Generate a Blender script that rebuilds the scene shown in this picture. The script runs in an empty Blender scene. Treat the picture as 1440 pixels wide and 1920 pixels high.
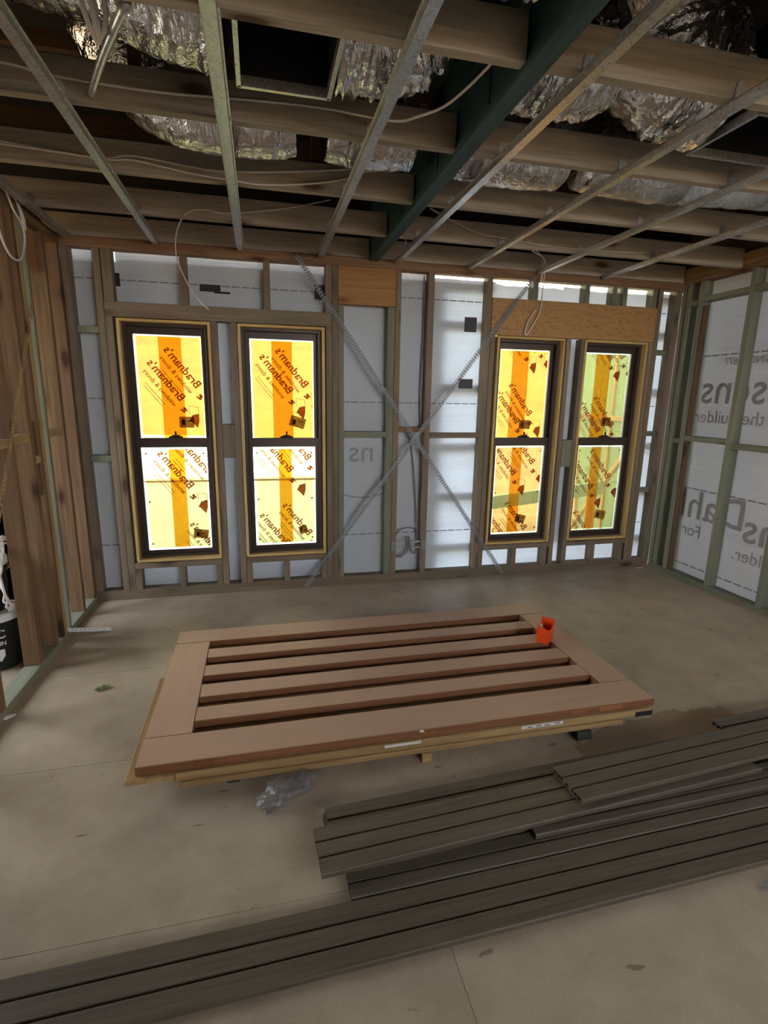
import bpy, bmesh, math, random
from mathutils import Vector, Matrix, noise
random.seed(7)
C = bpy.context.scene.collection
sc = bpy.context.scene
PI = math.pi

# ------------------------------------------------------------------ camera, world, light, exposure
H, W = 1.62, 5.095                       # eye height, room width (metres); back wall studs face at y=0, left wall at x=0
def make_camera():
    cd = bpy.data.cameras.new('camera'); co = bpy.data.objects.new('camera', cd); C.objects.link(co)
    yaw, pitch, roll, f = 0.23431751, -0.21649883, 0.01690377, 974.886
    F = Vector((math.sin(yaw)*math.cos(pitch), math.cos(yaw)*math.cos(pitch), math.sin(pitch)))
    R = Vector((math.cos(yaw), -math.sin(yaw), 0)); U = R.cross(F)
    R2 = math.cos(roll)*R + math.sin(roll)*U; U2 = -math.sin(roll)*R + math.cos(roll)*U
    m = Matrix((R2, U2, -F)).transposed().to_4x4(); m.translation = Vector((1.3055, -4.2988, H))
    co.matrix_world = m
    cd.sensor_fit = 'VERTICAL'; cd.sensor_height = 36.0; cd.lens = f/1920*36.0
    cd.clip_start = 0.02; cd.clip_end = 400
    sc.camera = co
make_camera()
w = bpy.data.worlds.new('sky'); sc.world = w; w.use_nodes = True
nt = w.node_tree; nt.nodes.clear()
bg = nt.nodes.new('ShaderNodeBackground'); wo = nt.nodes.new('ShaderNodeOutputWorld')
tc = nt.nodes.new('ShaderNodeTexCoord'); sx = nt.nodes.new('ShaderNodeSeparateXYZ'); rp = nt.nodes.new('ShaderNodeValToRGB')
rp.color_ramp.elements[0].position = 0.0; rp.color_ramp.elements[0].color = (1.0, 0.99, 0.96, 1)
rp.color_ramp.elements[1].position = 0.7; rp.color_ramp.elements[1].color = (0.72, 0.84, 1.0, 1)
nt.links.new(tc.outputs['Generated'], sx.inputs[0]); nt.links.new(sx.outputs['Z'], rp.inputs[0])
nt.links.new(rp.outputs[0], bg.inputs[0]); bg.inputs[1].default_value = 1.0
nt.links.new(bg.outputs[0], wo.inputs[0])
sd = bpy.data.lights.new('sun', 'SUN'); sd.energy = 0.5; sd.angle = 0.2; sd.color = (1, 0.95, 0.86)
so = bpy.data.objects.new('sun', sd); C.objects.link(so)
so.rotation_euler = Vector((0.25, 0.66, -0.9)).to_track_quat('-Z', 'Y').to_euler()   # from behind the house, over the left shoulder
sc.view_settings.view_transform = 'Standard'; sc.view_settings.look = 'None'
sc.view_settings.gamma = 1.0; sc.view_settings.use_curve_mapping = False
sc.view_settings.exposure = 4.2
cy = sc.cycles
cy.use_denoising = True; cy.max_bounces = 10; cy.diffuse_bounces = 5; cy.glossy_bounces = 4
cy.transparent_max_bounces = 16; cy.transmission_bounces = 6; cy.sample_clamp_indirect = 6.0
cy.caustics_reflective = False; cy.caustics_refractive = False

# ------------------------------------------------------------------ materials
def lin(r, g, b):
    f = lambda c: (c/255/12.92) if c/255 <= 0.04045 else ((c/255+0.055)/1.055)**2.4
    return (f(r), f(g), f(b), 1)
class NT:
    def __init__(s, name):
        s.m = bpy.data.materials.new(name); s.m.use_nodes = True; s.t = s.m.node_tree; s.t.nodes.clear()
        s.out = s.n('OutputMaterial')
    def n(s, typ, **kw):
        nd = s.t.nodes.new('ShaderNode'+typ)
        for k, v in kw.items():
            if k.startswith('_'): nd.inputs[int(k[1:])].default_value = v
            else: setattr(nd, k, v)
        return nd
    def l(s, a, b): s.t.links.new(a, b)
    def ramp(s, fac, stops):
        r = s.n('ValToRGB'); e = r.color_ramp.elements
        while len(e) < len(stops): e.new(0.5)
        for i, (p, c) in enumerate(stops): e[i].position = p; e[i].color = c
        s.l(fac, r.inputs[0]); return r.outputs[0]
    def mix(s, typ, fac, a, b):
        m = s.n('MixRGB', blend_type=typ)
        for i, v in enumerate((fac, a, b)):
            if isinstance(v, (int, float, tuple)): m.inputs[i].default_value = v
            else: s.l(v, m.inputs[i])
        return m.outputs[0]
    def math(s, op, a, b=None):
        m = s.n('Math', operation=op)
        for i, v in enumerate((a, b)):
            if v is None: continue
            if isinstance(v, (int, float)): m.inputs[i].default_value = v
            else: s.l(v, m.inputs[i])
        return m.outputs[0]
    def noise(s, vec, scale, detail=4, rough=0.55, dist=0.0):
        n = s.n('TexNoise'); n.inputs['Scale'].default_value = scale; n.inputs['Detail'].default_value = detail
        n.inputs['Roughness'].default_value = rough; n.inputs['Distortion'].default_value = dist
        if vec is not None: s.l(vec, n.inputs['Vector'])
        return n.outputs['Fac']
    def coords(s, scale=(1, 1, 1), rnd=True, kind='Object'):
        t = s.n('TexCoord'); v = t.outputs[kind]
        if rnd:
            o = s.n('ObjectInfo'); a = s.n('VectorMath', operation='SCALE'); cmb = s.n('CombineXYZ', _0=13.1, _1=7.7, _2=21.3)
            s.l(cmb.outputs[0], a.inputs[0]); s.l(o.outputs['Random'], a.inputs['Scale'])
            b = s.n('VectorMath', operation='ADD'); s.l(v, b.inputs[0]); s.l(a.outputs[0], b.inputs[1]); v = b.outputs[0]
        m = s.n('Mapping'); m.inputs['Scale'].default_value = scale; s.l(v, m.inputs['Vector'])
        return m.outputs[0]
    def rand(s): return s.n('ObjectInfo').outputs['Random']
    def bsdf(s, col, rough=0.6, metal=0.0, spec=0.5, bump=None, bstr=0.3, bdist=0.01):
        p = s.n('BsdfPrincipled')
        if isinstance(col, tuple): p.inputs['Base Color'].default_value = col
        else: s.l(col, p.inputs['Base Color'])
        if isinstance(rough, (int, float)): p.inputs['Roughness'].default_value = rough
        else: s.l(rough, p.inputs['Roughness'])
        p.inputs['Metallic'].default_value = metal; p.inputs['Specular IOR Level'].default_value = spec
        if bump is not None:
            b = s.n('Bump'); b.inputs['Strength'].default_value = bstr; b.inputs['Distance'].default_value = bdist
            s.l(bump, b.inputs['Height']); s.l(b.outputs[0], p.inputs['Normal'])
        s.l(p.outputs[0], s.out.inputs[0]); return p
def plain(name, col, rough=0.6, metal=0.0, var=0.12, scale=40):
    m = NT(name); v = m.coords()
    n = m.noise(v, scale, 5)
    c = m.mix('MULTIPLY', 1.0, col, m.ramp(n, [(0.3, (1-var,)*3+(1,)), (0.7, (1, 1, 1, 1))]))
    m.bsdf(c, rough, metal, bump=n, bstr=0.08, bdist=0.002); return m.m
def wood(name, light, dark, axis, knots=True, var=0.25, rough=0.75, green=None, grain=1.0, top_tint=None):
    m = NT(name)
    s1 = [26*grain]*3; s1[axis] = 1.1; s2 = [160]*3; s2[axis] = 5.0; s3 = [6.5]*3; s3[axis] = 2.3
    n1 = m.noise(m.coords(tuple(s1)), 1.0, 5, 0.6, 0.5); n2 = m.noise(m.coords(tuple(s2)), 1.0, 3)
    col = m.ramp(n1, [(0.28, dark), (0.5, tuple((a+b)/2 for a, b in zip(light, dark))), (0.68, light)])
    col = m.mix('MULTIPLY', 1.0, col, m.ramp(n2, [(0.3, (0.8, 0.8, 0.8, 1)), (0.65, (1, 1, 1, 1))]))
    if knots:
        vo = m.n('TexVoronoi'); vo.inputs['Scale'].default_value = 1.0; m.l(m.coords(tuple(s3)), vo.inputs['Vector'])
        col = m.mix('MULTIPLY', 1.0, col, m.ramp(vo.outputs['Distance'], [(0.1, (0.28, 0.2, 0.16, 1)), (0.18, (0.8, 0.75, 0.7, 1)), (0.26, (1, 1, 1, 1))]))
    lo = m.noise(m.coords((1.5, 1.5, 1.5)), 1.0, 2)
    if green: col = m.mix('MIX', m.ramp(lo, [(0.35, (0, 0, 0, 1)), (0.65, (0.75,)*3+(1,))]), col, green)
    col = m.mix('MULTIPLY', 1.0, col, m.ramp(m.rand(), [(0.0, (1-var,)*3+(1,)), (1.0, (1+var*0.25,)*3+(1,))]))
    if top_tint:  # mixes a paler tint into faces that point up
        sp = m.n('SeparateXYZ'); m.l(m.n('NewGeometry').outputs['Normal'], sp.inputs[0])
        col = m.mix('MIX', m.ramp(sp.outputs['Z'], [(0.6, (0, 0, 0, 1)), (0.95, (0.54,)*3+(1,))]), col, top_tint)
    m.bsdf(col, rough, 0, 0.3, bump=n1, bstr=0.12, bdist=0.003); return m.m
WOODS = {}
def wd(kind, axis):
    k = (kind, axis)
    if k not in WOODS:
        L = {'stud': (lin(160, 138, 118), lin(122, 100, 82), dict(green=lin(120, 112, 92))),
             'left': (lin(150, 118, 86), lin(106, 80, 58), {}),
             'pale': (lin(206, 178, 128), lin(168, 138, 92), {}),
             'treated': (lin(160, 156, 132), lin(124, 122, 102), dict(green=lin(128, 134, 116))),
             'joist': (lin(206, 194, 178), lin(172, 160, 144), {}),
             'plate': (lin(160, 126, 96), lin(122, 90, 66), {}),
             'reveal': (lin(226, 196, 132), lin(200, 164, 98), dict(knots=False, var=0.08)),
             'meranti': (lin(146, 98, 66), lin(120, 76, 50), dict(top_tint=lin(208, 176, 152), knots=False, var=0.12, grain=2.0, rough=0.55)),
             'meranti_dark': (lin(120, 76, 58), lin(94, 56, 42), dict(knots=False, var=0.1, grain=2.0)),
             'tenon': (lin(164, 108, 66), lin(130, 80, 48), dict(knots=False, grain=2.0)),
             'crate': (lin(196, 160, 110), lin(158, 122, 80), dict(knots=False)),
             'greenlvl': (lin(58, 92, 92), lin(36, 62, 64), dict(knots=False, var=0.05, rough=0.6)),
             'block': (lin(70, 72, 62), lin(46, 48, 42), {}),
             'rough': (lin(120, 96, 70), lin(84, 64, 46), {})}[kind]
        WOODS[k] = wood('%s_timber_%s' % (kind, 'xyz'[axis]), L[0], L[1], axis, **L[2])
    return WOODS[k]
def plywood(name, light, dark, sc_=(1.6, 1.6, 9)):
    m = NT(name); v = m.coords(sc_)
    n = m.noise(v, 1.3, 3, 0.5, 1.2); r = m.math('FRACT', m.math('MULTIPLY', n, 9.0))
    col = m.ramp(r, [(0.0, dark), (0.25, light), (0.85, light), (1.0, dark)])
    col = m.mix('MULTIPLY', 0.6, col, m.ramp(m.noise(m.coords((3, 3, 80)), 1.5, 3), [(0.3, (0.75, 0.72, 0.7, 1)), (0.7, (1, 1, 1, 1))]))
    m.bsdf(col, 0.6, bump=n, bstr=0.05); return m.m
M = {}
M['ply'] = plywood('plywood', lin(188, 142, 86), lin(160, 114, 66))
M['ply_orange'] = wood('orange_plywood', lin(194, 146, 92), lin(166, 114, 66), 0)
def floor_mat():
    m = NT('particleboard'); v = m.coords(rnd=False, kind='Object'); t = m.n('TexCoord')
    g = m.n('NewGeometry').outputs['Position']
    fine = m.noise(g, 260, 3, 0.7); mid = m.noise(g, 5, 5, 0.6); big = m.noise(g, 1.1, 4, 0.6)
    col = m.ramp(fine, [(0.25, lin(158, 140, 116)), (0.5, lin(182, 164, 140)), (0.75, lin(198, 180, 156))])
    col = m.mix('MULTIPLY', 0.8, col, m.ramp(mid, [(0.3, (0.78, 0.76, 0.74, 1)), (0.6, (1, 1, 1, 1))]))
    col = m.mix('MULTIPLY', 0.8, col, m.ramp(big, [(0.35, (0.82, 0.8, 0.78, 1)), (0.65, (1, 1, 1, 1))]))
    mp = m.n('Mapping'); mp.inputs['Scale'].default_value = (2.2, 7, 1); m.l(g, mp.inputs['Vector'])
    spots = m.noise(mp.outputs[0], 3.4, 3, 0.5)
    col = m.mix('MULTIPLY', 1.0, col, m.ramp(spots, [(0.27, (0.5, 0.46, 0.42, 1)), (0.315, (1, 1, 1, 1))]))
    col = m.mix('MULTIPLY', 1.0, col, m.ramp(m.rand(), [(0, (0.93, 0.93, 0.95, 1)), (1, (1, 1, 1, 1))]))
    rg = m.ramp(big, [(0.3, (0.5,)*3+(1,)), (0.7, (0.36,)*3+(1,))])
    m.bsdf(col, rg, 0, 0.4, bump=fine, bstr=0.12, bdist=0.002); return m.m
M['floor'] = floor_mat()
def wrap_mat(name, diff, trans, fdiff):
    m = NT(name); g = m.n('NewGeometry').outputs['Position']
    n = m.noise(g, 2.2, 5, 0.6, 0.8)
    mp = m.n('Mapping'); mp.inputs['Scale'].default_value = (0.7, 0.7, 5); m.l(g, mp.inputs['Vector'])
    n2 = m.noise(mp.outputs[0], 2.0, 4, 0.6, 1.0)
    b = m.n('Bump'); b.inputs['Strength'].default_value = 0.35; b.inputs['Distance'].default_value = 0.03
    m.l(m.math('ADD', n, n2), b.inputs['Height'])
    d = m.n('BsdfDiffuse'); t = m.n('BsdfTranslucent')
    d.inputs[0].default_value = diff
    m.l(m.mix('MULTIPLY', 1.0, trans, m.ramp(n2, [(0.3, (0.82, 0.82, 0.84, 1)), (0.7, (1, 1, 1, 1))])), t.inputs[0])
    m.l(b.outputs[0], d.inputs['Normal']); m.l(b.outputs[0], t.inputs['Normal'])
    mx = m.n('MixShader', _0=1-fdiff); m.l(d.outputs[0], mx.inputs[1]); m.l(t.outputs[0], mx.inputs[2])
    m.l(mx.outputs[0], m.out.inputs[0]); return m.m
M['wrap'] = wrap_mat('building_wrap', (0.74, 0.77, 0.83, 1), (0.235, 0.265, 0.30, 1), 0.73)
def film(name, tint, trans, ft, rough=0.25):
    m = NT(name); v = m.coords((3, 3, 14))
    n = m.noise(v, 2.5, 4, 0.6, 1.5)
    a = m.n('BsdfTransparent'); a.inputs[0].default_value = tint
    t = m.n('BsdfTranslucent'); m.l(m.mix('MULTIPLY', 1.0, trans, m.ramp(n, [(0.35, (0.72, 0.72, 0.7, 1)), (0.6, (1, 1, 1, 1))])), t.inputs[0])
    mx = m.n('MixShader', _0=ft); m.l(a.outputs[0], mx.inputs[1]); m.l(t.outputs[0], mx.inputs[2])
    m.l(mx.outputs[0], m.out.inputs[0]); return m.m
M['film'] = film('protective_film', (0.59, 0.52, 0.37, 1), (0.28, 0.235, 0.13, 1), 0.16)
M['film_band'] = film('protective_film_overlap', (1.0, 0.70, 0.18, 1), (0.40, 0.22, 0.03, 1), 0.25)
M['ink'] = film('film_print', (0.25, 0.07, 0.02, 1), (0.16, 0.03, 0.005, 1), 0.4)
M['paper_label'] = film('paper_label', (0.5, 0.36, 0.18, 1), (0.3, 0.22, 0.11, 1), 0.4)
M['label_ink'] = film('label_print', (0.25, 0.22, 0.2, 1), (0.05, 0.05, 0.05, 1), 0.5)
def glass():
    m = NT('window_glass'); a = m.n('BsdfTransparent'); a.inputs[0].default_value = (0.93, 0.97, 0.95, 1)
    g = m.n('BsdfGlossy'); g.inputs['Roughness'].default_value = 0.02
    f = m.n('Fresnel'); f.inputs[0].default_value = 1.45; mx = m.n('MixShader')
    m.l(f.outputs[0], mx.inputs[0]); m.l(a.outputs[0], mx.inputs[1]); m.l(g.outputs[0], mx.inputs[2]); m.l(mx.outputs[0], m.out.inputs[0]); return m.m
M['glass'] = glass()
M['bronze'] = plain('bronze_aluminium', lin(74, 60, 52), 0.42, 0.3, 0.05)
M['bronze_dark'] = plain('dark_seal', lin(34, 28, 26), 0.5)
M['tape'] = plain('black_tape', lin(26, 26, 30), 0.5)
M['wrap_print'] = plain('wrap_print', lin(150, 150, 152), 0.8)
M['wrap_dash'] = plain('wrap_dash', lin(134, 134, 138), 0.8)
M['wrap_print_faint'] = plain('wrap_print_faint', lin(160, 162, 168), 0.8)
def galv():
    m = NT('galvanised_steel'); g = m.coords((1, 1, 1))
    vo = m.n('TexVoronoi'); vo.inputs['Scale'].default_value = 120; m.l(g, vo.inputs['Vector'])
    c = m.mix('MIX', 0.35, lin(186, 188, 184), vo.outputs['Color'])
    hs = m.n('HueSaturation'); hs.inputs['Saturation'].default_value = 0.06; m.l(c, hs.inputs['Color'])
    m.bsdf(hs.outputs[0], 0.34, 0.85); return m.m
M['galv'] = galv()
def foil():
    m = NT('crinkled_foil'); v = m.coords((1, 1, 1))
    a = m.noise(v, 15, 4, 0.55, 0.8); mp = m.n('Mapping'); mp.inputs['Scale'].default_value = (50, 9, 9); m.l(v, mp.inputs['Vector'])
    b = m.noise(mp.outputs[0], 1.0, 3, 0.6)
    h = m.math('ADD', a, m.math('MULTIPLY', b, 0.5))
    m.bsdf((0.82, 0.82, 0.83, 1), 0.09, 1.0, bump=h, bstr=0.55, bdist=0.03); return m.m
M['foil'] = foil()
M['strap'] = plain('strap_steel', lin(168, 170, 172), 0.4, 0.45, 0.4, 90)
def deck():
    m = NT('composite_decking'); v = m.coords((3, 90, 90)); n = m.noise(v, 1.0, 5, 0.6)
    f = m.noise(m.coords((60, 60, 60)), 6.0, 3)
    col = m.ramp(n, [(0.3, lin(82, 71, 58)), (0.7, lin(108, 96, 80))])
    col = m.mix('MULTIPLY', 0.7, col, m.ramp(f, [(0.35, (0.8, 0.8, 0.8, 1)), (0.6, (1, 1, 1, 1))]))
    col = m.mix('MULTIPLY', 1.0, col, m.ramp(m.rand(), [(0, (0.82, 0.8, 0.8, 1)), (1, (1.0, 1.0, 1, 1))]))
    m.bsdf(col, 0.5, 0, 0.4, bump=n, bstr=0.1, bdist=0.002); return m.m
M['deck'] = deck()
M['black'] = plain('black_rubber', lin(18, 18, 18), 0.7)
M['groove'] = plain('groove_shade', lin(40, 37, 33), 0.8)
M['cable'] = plain('white_pvc_cable', lin(228, 222, 216), 0.45, 0, 0.05)
M['cable_grey'] = plain('grey_cable', lin(132, 132, 134), 0.5)
M['orange'] = plain('orange_plastic', lin(224, 72, 26), 0.4, 0, 0.06)
M['white_plastic'] = plain('white_plastic', lin(232, 232, 230), 0.4, 0, 0.05)
M['leaf'] = plain('fallen_leaf', lin(84, 108, 30), 0.5, 0, 0.35, 60)
M['sarking'] = plain('dark_sarking', lin(34, 32, 30), 0.9)
M['duct_black'] = plain('black_duct_lining', lin(22, 22, 24), 0.85)
M['label_white'] = plain('white_paper', lin(214, 208, 204), 0.7)
M['baffle'] = plain('baffle_boards', lin(170, 124, 70), 0.8)
M['mint'] = plain('mint_wrap', lin(128, 166, 136), 0.7, 0, 0.12, 3)
M['dirtgrain'] = plain('sawdust', lin(158, 134, 106), 0.95, 0, 0.3, 120)
M['brick_render'] = plain('painted_render', lin(190, 186, 176), 0.8)
M['ink_dark'] = plain('marker_ink', lin(70, 74, 84), 0.7)
M['ink_green'] = plain('green_marker', lin(54, 104, 66), 0.7)
def clear_plastic():
    m = NT('clear_plastic_film'); v = m.coords((1, 1, 1)); h = m.noise(v, 38, 4, 0.6, 1.0)
    b = m.n('Bump'); b.inputs['Strength'].default_value = 0.8; b.inputs['Distance'].default_value = 0.01; m.l(h, b.inputs['Height'])
    a = m.n('BsdfTransparent'); a.inputs[0].default_value = (0.86, 0.86, 0.88, 1)
    g = m.n('BsdfGlossy'); g.inputs['Roughness'].default_value = 0.12; m.l(b.outputs[0], g.inputs['Normal'])
    d = m.n('BsdfDiffuse'); d.inputs[0].default_value = (0.6, 0.6, 0.62, 1)
    m1 = m.n('MixShader', _0=0.25); m.l(g.outputs[0], m1.inputs[1]); m.l(d.outputs[0], m1.inputs[2])
    f = m.n('LayerWeight', _0=0.35); m.l(b.outputs[0], f.inputs['Normal'])
    fac = m.math('ADD', m.math('MULTIPLY', f.outputs['Facing'], 0.45), 0.06)
    mx = m.n('MixShader'); m.l(fac, mx.inputs[0]); m.l(a.outputs[0], mx.inputs[1]); m.l(m1.outputs[0], mx.inputs[2])
    m.l(mx.outputs[0], m.out.inputs[0]); return m.m
M['clear'] = clear_plastic()
def ground_mat(name, c0, c1, c2, s):
    m = NT(name); g = m.n('NewGeometry').outputs['Position']
    n = m.noise(g, s, 6, 0.65, 0.4); n2 = m.noise(g, s*9, 4)
    col = m.ramp(n, [(0.32, c0), (0.5, c1), (0.68, c2)])
    col = m.mix('MULTIPLY', 0.5, col, m.ramp(n2, [(0.3, (0.6, 0.6, 0.55, 1)), (0.6, (1, 1, 1, 1))]))
    m.bsdf(col, 0.95, bump=n2, bstr=0.4, bdist=0.1); return m.m
M['hill'] = ground_mat('grassy_hillside', lin(128, 116, 30), lin(170, 130, 36), lin(178, 104, 30), 0.16)
M['clay'] = ground_mat('orange_clay', lin(140, 100, 56), lin(152, 116, 70), lin(160, 130, 90), 0.5)
M['slab'] = ground_mat('pale_slab', lin(140, 156, 134), lin(148, 162, 142), lin(154, 166, 150), 0.6)
M['road'] = ground_mat('pale_gravel', lin(226, 220, 202), lin(232, 228, 214), lin(238, 236, 226), 0.7)

# ------------------------------------------------------------------ helpers
def link(name, me, mat=None, parent=None, loc=(0, 0, 0), smooth=False):
    o = bpy.data.objects.new(name, me); C.objects.link(o); o.location = loc
    if mat is not None: me.materials.append(mat)
    if parent is not None: o.parent = parent
    if smooth:
        for p in me.polygons: p.use_smooth = True
    return o
def tag(o, label=None, cat=None, group=None, kind=None):
    for k, v in (('label', label), ('category', cat), ('group', group), ('kind', kind)):
        if v: o[k] = v
    return o
def empty(name, loc=(0, 0, 0), **kw):
    o = bpy.data.objects.new(name, None); C.objects.link(o); o.location = loc; o.empty_display_size = 0.1
    return tag(o, **kw)
def bm_mesh(bm, name):
    me = bpy.data.meshes.new(name); bm.normal_update(); bm.to_mesh(me); bm.free(); return me
def raw(name, verts, faces, mat, parent=None, loc=(0, 0, 0), smooth=False):
    me = bpy.data.meshes.new(name); me.from_pydata([tuple(v) for v in verts], [], faces); me.update()
    return link(name, me, mat, parent, loc, smooth)
def abox(bm, x0, x1, y0, y1, z0, z1, bev=0.0):
    r = bmesh.ops.create_cube(bm, size=1.0); vs = r['verts']
    bmesh.ops.scale(bm, vec=(x1-x0, y1-y0, z1-z0), verts=vs); bmesh.ops.translate(bm, vec=((x0+x1)/2, (y0+y1)/2, (z0+z1)/2), verts=vs)
    if bev:
        es = list({e for v in vs for e in v.link_edges})
        bmesh.ops.bevel(bm, geom=es, offset=bev, segments=1, affect='EDGES')
def box(name, mat, x0, x1, y0, y1, z0, z1, parent=None, bev=0.0025):
    """one board/panel; its mesh is centred on its own origin; mat may be a wood kind (grain follows the long side)"""
    d = (x1-x0, y1-y0, z1-z0); c = ((x0+x1)/2, (y0+y1)/2, (z0+z1)/2)
    if isinstance(mat, str) and mat not in M: mat = wd(mat, d.index(max(d)))
    elif isinstance(mat, str): mat = M[mat]
    bm = bmesh.new(); abox(bm, -d[0]/2, d[0]/2, -d[1]/2, d[1]/2, -d[2]/2, d[2]/2, min(bev, min(d)/3))
    pl = Vector(parent.location) if parent else Vector((0, 0, 0))
    return link(name, bm_mesh(bm, name), mat, parent, Vector(c)-pl)
def spline(pts, n=8):
    P = [Vector(p) for p in pts]; out = []
    for i in range(len(P)-1):
        a, b, c, d = P[max(i-1, 0)], P[i], P[i+1], P[min(i+2, len(P)-1)]
        for k in range(n):
            t = k/n
            out.append(0.5*((2*b)+(c-a)*t+(2*a-5*b+4*c-d)*t*t+(3*b-a-3*c+d)*t**3))
    out.append(P[-1]); return out
def tube_mesh(name, pts, r, seg=8, rf=None):
    V, F = [], []; up = Vector((0, 0, 1)); prev = None
    for i, p in enumerate(pts):
        t = (pts[min(i+1, len(pts)-1)]-pts[max(i-1, 0)]).normalized()
        if prev is None:
            a = t.cross(up);
            if a.length < 0.05: a = t.cross(Vector((1, 0, 0)))
        else: a = prev-t*prev.dot(t)
        a.normalize(); prev = a; b = t.cross(a)
        for k in range(seg):
            th = 2*PI*k/seg; rr = r if rf is None else rf(i, th, p)
            V.append(p+a*(math.cos(th)*rr)+b*(math.sin(th)*rr))
    n = len(pts)
    for i in range(n-1):
        for k in range(seg): F.append((i*seg+k, i*seg+(k+1) % seg, (i+1)*seg+(k+1) % seg, (i+1)*seg+k))
    F.append(tuple(range(seg-1, -1, -1))); F.append(tuple((n-1)*seg+k for k in range(seg)))
    me = bpy.data.meshes.new(name); me.from_pydata([tuple(v) for v in V], [], F); me.update(); return me
def cable(name, pts, r=0.005, mat='cable', parent=None, n=8):
    return link(name, tube_mesh(name, spline(pts, n), r), M[mat], parent, smooth=True)
def text_mesh(s, size, bold=0.0):
    cu = bpy.data.curves.new('t', 'FONT'); cu.body = s; cu.size = size; cu.offset = bold*size; cu.resolution_u = 3
    ob = bpy.data.objects.new('t', cu); C.objects.link(ob)
    bpy.context.view_layer.update()
    me = bpy.data.meshes.new_from_object(ob.evaluated_get(bpy.context.evaluated_depsgraph_get()))
    bpy.data.objects.remove(ob); bpy.data.curves.remove(cu); return me
def flat_text(name, parts, mat, parent, mtx):
    """parts: (string, size, x, y, bold) laid out in a 2D frame, placed by mtx as one flat print"""
    V, F = [], []
    for s, size, x, y, bold in parts:
        me = text_mesh(s, size, bold); o = len(V)
        V += [mtx @ Vector((v.co.x+x, v.co.y+y, 0)) for v in me.vertices]
        F += [tuple(i+o for i in p.vertices) for p in me.polygons]; bpy.data.meshes.remove(me)
    pl = Vector((0, 0, 0)); p = parent
    while p is not None: pl += p.location; p = p.parent
    return raw(name, [v-pl for v in V], F, mat, parent)
def tri_fill_extrude(name, outer, holes, length, mat, parent=None, hole_depth=0.2):
    """board along +x with a 2D (y,z) profile and hollow cells open at both ends"""
    bm = bmesh.new(); rings = []
    def cap(x, flip):
        es = []; loops = []
        for lp in [outer]+holes:
            vs = [bm.verts.new((x, a, b)) for a, b in lp]; loops.append(vs)
            for i in range(len(vs)): es.append(bm.edges.new((vs[i], vs[(i+1) % len(vs)])))
        bmesh.ops.triangle_fill(bm, use_beauty=True, use_dissolve=False, edges=es)
        return loops
    A = cap(0, True); B = cap(length, False)
    n = len(outer)
    for i in range(n): bm.faces.new((A[0][i], A[0][(i+1) % n], B[0][(i+1) % n], B[0][i]))
    for lp, s in ((A, 1), (B, -1)):
        for h in lp[1:]:
            d = [bm.verts.new((v.co.x+s*hole_depth, v.co.y, v.co.z)) for v in h]; k = len(h)
            for i in range(k): bm.faces.new((h[i], h[(i+1) % k], d[(i+1) % k], d[i]))
            bm.faces.new(d)
    bmesh.ops.recalc_face_normals(bm, faces=bm.faces[:])
    return link(name, bm_mesh(bm, name), mat, parent)

# ------------------------------------------------------------------ floor: particleboard sheets
floor = empty('floor', kind='structure', label='tan particleboard sheet floor of the unfinished room')
rows = [(-7.4, -6.48), (-6.48, -5.58), (-5.58, -4.68), (-4.68, -3.78), (-3.78, -2.88), (-2.88, -2.036), (-2.036, -1.19), (-1.19, -0.3), (-0.3, 0.1)]
cuts = [1.4, 3.1, 0.6, 2.2, 1.815, 2.755, 0.95, 3.3, 1.9]
for (y0, y1), cx in zip(rows, cuts):
    xs = [-2.7, cx-3.6, cx, cx+3.6, 5.2]; xs = sorted(x for x in xs if -2.7 <= x <= 5.2)
    for a, b in zip(xs, xs[1:]):
        if b-a > 0.05: box('floor_panel', 'floor', a+0.0008, b-0.0008, y0+0.0008, y1-0.0008, -0.022, 0.0, floor, 0.001)
box('floor_bed', 'sarking', -2.7, 5.2, -7.4, 0.1, -0.2, -0.023, floor, 0)
# pencil and marker marks on the sheets
def stroke(name, pts, wdt, mat, z=0.0006):
    P = spline([(a, b, z) for a, b in pts], 5); V, F = [], []
    for i, p in enumerate(P):
        t = (P[min(i+1, len(P)-1)]-P[max(i-1, 0)]).normalized(); n = Vector((-t.y, t.x, 0))*wdt/2
        V += [p+n, p-n]
    F = [(2*i, 2*i+1, 2*i+3, 2*i+2) for i in range(len(P)-1)]
    return raw(name, V, F, M[mat], floor)
for pts in ([(2.42, -0.06), (2.53, -0.26)], [(2.62, -0.05), (2.78, -0.24)], [(2.36, -0.22), (2.48, -0.19)], [(2.15, -0.15), (2.25, -0.155)], [(2.38, -0.2), (2.44, -0.29)]):
    stroke('pencil_mark', pts, 0.006, 'ink_dark')
for pts in ([(1.055, -3.26), (1.07, -3.29), (1.05, -3.31), (1.075, -3.33)], [(1.1, -3.3), (1.11, -3.34)], [(1.16, -3.335), (1.17, -3.305), (1.185, -3.33), (1.2, -3.305), (1.21, -3.335)], [(1.23, -3.33), (1.27, -3.3)], [(1.225, -3.305), (1.25, -3.335)]):
    stroke('marker_writing', pts, 0.005, 'ink_dark')
stroke('green_mark', [(0.985, -3.2), (0.99, -3.26), (0.995, -3.33)], 0.018, 'ink_green')

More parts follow.
